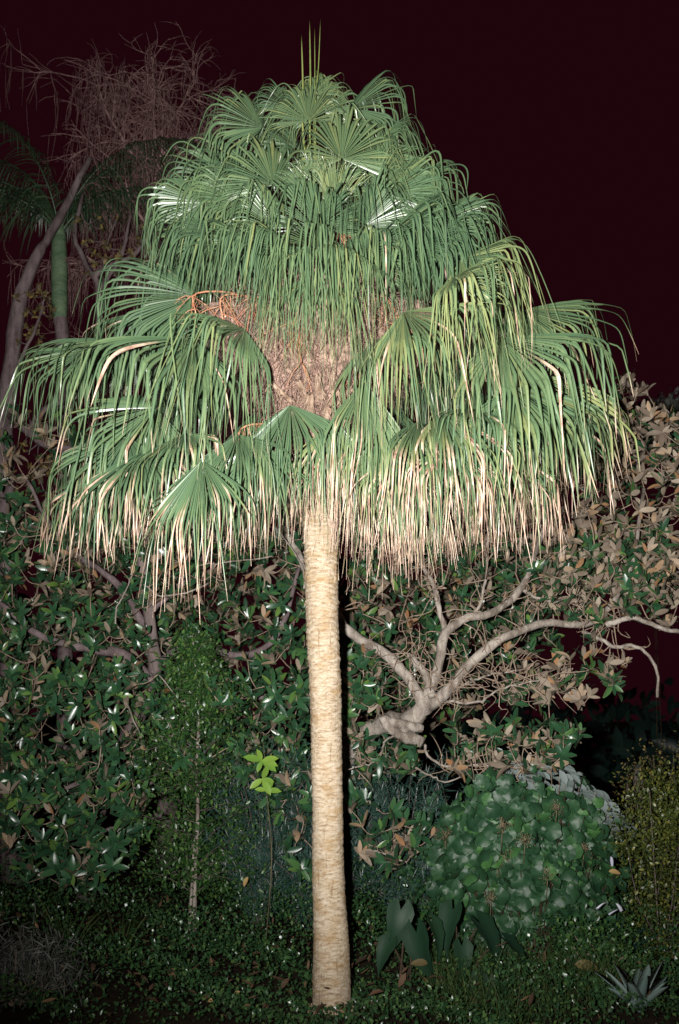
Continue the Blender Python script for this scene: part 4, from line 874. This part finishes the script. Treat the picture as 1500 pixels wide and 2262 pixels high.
for az, el, L in tuple((a_, e_, l_ * .72) for a_, e_, l_ in ((150, 74, 3.3), (100, 80, 3.4), (60, 76, 3.2), (20, 66, 3.2), (200, 66, 3.0), (-40, 74, 3.2), (-110, 76, 3.0), (250, 62, 2.9), (0, 78, 3.4), (130, 58, 2.8), (-20, 58, 3.0), (85, 66, 3.2), (180, 80, 3.3), (10, 50, 2.8), (30, 82, 3.6), (-60, 60, 3.0), (-20, 76, 3.6), (220, 78, 3.2), (-150, 55, 2.8)))[::2]:
    a = math.radians(az); u = V(math.cos(a), math.sin(a), 0); d = u * math.cos(math.radians(el)) + V(0, 0, math.sin(math.radians(el))); P = top_.copy(); pts = [P.copy()]
    for i in range(24): d = nrm(d + (V(0, 0, -1) * .075 + u * .03)); P = P + d * L / 24; pts.append(P.copy())
    pts = np.array(pts); mb = MB(); mb.tube(pts, np.linspace(.018, .003, 25), 5)
    for i in range(4, 25):
        for s in (-1, 1):
            for z in (0, .5):
                if i == 24 and z: continue
                p = pts[i] + ((pts[min(i + 1, 24)] - pts[i]) * z); sd = nrm(np.cross(u, V(0, 0, 1))) * s; T = nrm(pts[i] - pts[i - 1])
                blade_strip(p, sd * .8 + T * .7 + V(0, 0, .15), random.uniform(.6, 1.0) * (1 - .4 * (i / 24) ** 3), .013, mb, random.uniform(2.6, 5.0), 6, random.random())
    link('frond', mb.build('frond', M['pal_far']), kp, tuple(KB))

GB = at(30, 1950, 13.4); GB[2] = 0; gt = empty('bare_limbed_tree', tuple(GB), 'grey bare-limbed tree with sparse yellowing leaves behind the feather palm', 'tree')
nodes = []; ends = []; leaves = []
limb(gt, tuple(GB), [GB - V(0, 0, .05), at(20, 1500, 13.4), at(10, 1000, 13.4), at(25, 800, 13.4), at(45, 660, 13.4), at(85, 560, 13.4), at(110, 520, 13.5), at(200, 350, 13.6)], .17, .05, 'trunk', 'grey_bark', 30, store=nodes)
for seq, r in (([(10, 900, 13.4), (60, 950, 13.2), (110, 985, 13.1), (200, 990, 13.2)], .08), ([(60, 960, 13.2), (110, 900, 13.3), (190, 860, 13.4), (210, 780, 13.4), (220, 640, 13.4), (200, 600, 13.4), (180, 560, 13.4), (165, 510, 13.4), (180, 430, 13.5)], .065),
               ([(205, 610, 13.4), (240, 590, 13.4), (300, 560, 13.4), (340, 500, 13.5), (380, 400, 13.6)], .05), ([(220, 640, 13.4), (270, 560, 13.5), (290, 470, 13.6)], .04), ([(20, 850, 13.4), (80, 720, 13.2), (100, 650, 13.2)], .03)):
    limb(gt, tuple(GB), list(seq), r, r * .4, mat='grey_bark', store=nodes)
YLB = [leaf_base_mesh(.25, .3, .2, two=False)]
for poly, n in (([(30, 640), (120, 620), (120, 820), (40, 820)], 40), ([(40, 980), (130, 960), (130, 1150), (30, 1180)], 45), ([(170, 480), (340, 470), (330, 600), (190, 620)], 30), ([(20, 880), (260, 900), (260, 1000), (20, 1000)], 24)):
    for p in sample(poly, n, 12.9, 13.7): ends.append(p); rosette(p, RNG.normal(0, 1, 3) + V(0, -.4, .3), leaves, n=8, L=(.04, .085))
mb = MB(); grow_twigs(nodes, ends, mb, .006); link('twigs', mb.build('twigs', M['grey_bark']), gt, tuple(GB), 'stuff')
link('foliage', join_leaves('foliage', YLB, leaves, M['yellow_leaf']), gt, tuple(GB), 'stuff')

WB = at(370, 1900, 14.6); WB[2] = 0; wt = empty('twiggy_tree', tuple(WB), 'tall tree of fine bare reddish twigs behind the crown of the fan palm', 'tree')
nodes = []; tr = limb(wt, tuple(WB), [WB - V(0, 0, .05), at(365, 1400, 14.6), at(350, 900, 14.6), at(340, 600, 14.6), at(320, 420, 14.6), at(300, 300, 14.6)], .16, .04, 'trunk', 'dark_bark', 40, store=nodes)
mb = MB(); stems = []
def branch(p, d, L, r, lev):
    n = 8; P = p.copy(); pts = [P.copy()]; dd = nrm(d)
    for i in range(n): dd = nrm(dd + RNG.normal(0, .13, 3) + V(0, 0, .05 if lev < 2 else -.04)); P = P + dd * L / n; pts.append(P.copy())
    pts = np.array(pts); mb.tube(pts, np.linspace(r, r * .45, n + 1), 4 if lev > 1 else 6)
    if lev < 4:
        for q in range((5, 6, 6, 4)[lev]):
            i = random.randint(2, n); branch(pts[i], dd + RNG.normal(0, .75, 3), L * random.uniform(.45, .75), r * .5, lev + 1)
for i in range(15):
    p = nodes[int(np.interp(i, [0, 14], [14, 37]))]; a = i * 2.4; branch(p, V(math.cos(a), math.sin(a) * .6, .7), random.uniform(.9, 1.4), .024, 1)
branch(nodes[30], V(.8, -.2, .7), 1.6, .026, 1); branch(nodes[28], V(.6, -.3, .9), 1.5, .026, 1); branch(nodes[24], V(.9, .1, .5), 1.4, .026, 1); branch(nodes[20], V(.9, -.1, .4), 1.4, .026, 1); branch(nodes[16], V(.8, -.2, .6), 1.3, .026, 1)
for i, (j_, dx, dz) in enumerate(((14, .9, .2), (17, 1.1, .5), (20, .8, .9), (22, 1.2, .3), (25, 1.0, .8), (27, 1.2, .1), (29, .7, 1.1), (32, 1.0, .4))): branch(nodes[j_], V(dx, -.3, dz), 1.3, .022, 2)
P_ = np.concatenate([v[:-2][::4] for v in mb.v[:2500]])
for q in range(1600):
    p = P_[random.randrange(len(P_))]; d = V(random.gauss(0, .05), random.gauss(0, .05), -random.uniform(.25, .8))
    mb.tube(spline([p, p + d * .5 + RNG.normal(0, .03, 3), p + d], 5), np.linspace(.004, .0015, 5), 3)
link('twigs', mb.build('twigs', M['red_twig']), wt, tuple(WB), 'stuff')

# ------------------------------------------------------------------ far wood closing the view
lm = []
for q in range(5200):
    x = random.uniform(-34, 34); y = random.uniform(30, 38); h = 3.4 + 1.6 * math.sin(x * .5) + 1.0 * math.sin(x * 1.3 + 2)
    if x > 8: h = min(h, 2.6 + .6 * math.sin(x * .8))
    lm.append(frame(V(x, y, h * random.random()), RNG.normal(0, 1, 3), RNG.normal(0, 1, 3), random.uniform(.35, .9)))
o = link('far_wood', join_leaves('far_wood', SMB, lm, M['feather'])); o['kind'] = 'stuff'; o['label'] = 'unlit dark wood closing the view beyond the lawn'; o['category'] = 'trees'

# leaf litter lying on the ground cover
lm = []
for q in range(700):
    x = random.uniform(-3.4, 3.2); y = random.uniform(7.1, 11.0)
    if math.hypot(x - base[0], y - YC) < .16: continue
    lm.append(frame(V(x, y, float(gz(x, y)) + random.uniform(.03, .22)), RNG.normal(0, 1, 3) * V(1, 1, .4), V(random.gauss(0, .5), -.3, 1), random.uniform(.03, .11)))
o = link('leaf_litter', join_leaves('leaf_litter', [leaf_base_mesh(.2, .5, .3, n=4, two=False), leaf_base_mesh(.16, -.4, .5, n=4, two=False)], lm, M['litter'])); o['kind'] = 'stuff'; o['label'] = 'scattered brown leaf litter lying on the ground cover'; o['category'] = 'leaf litter'
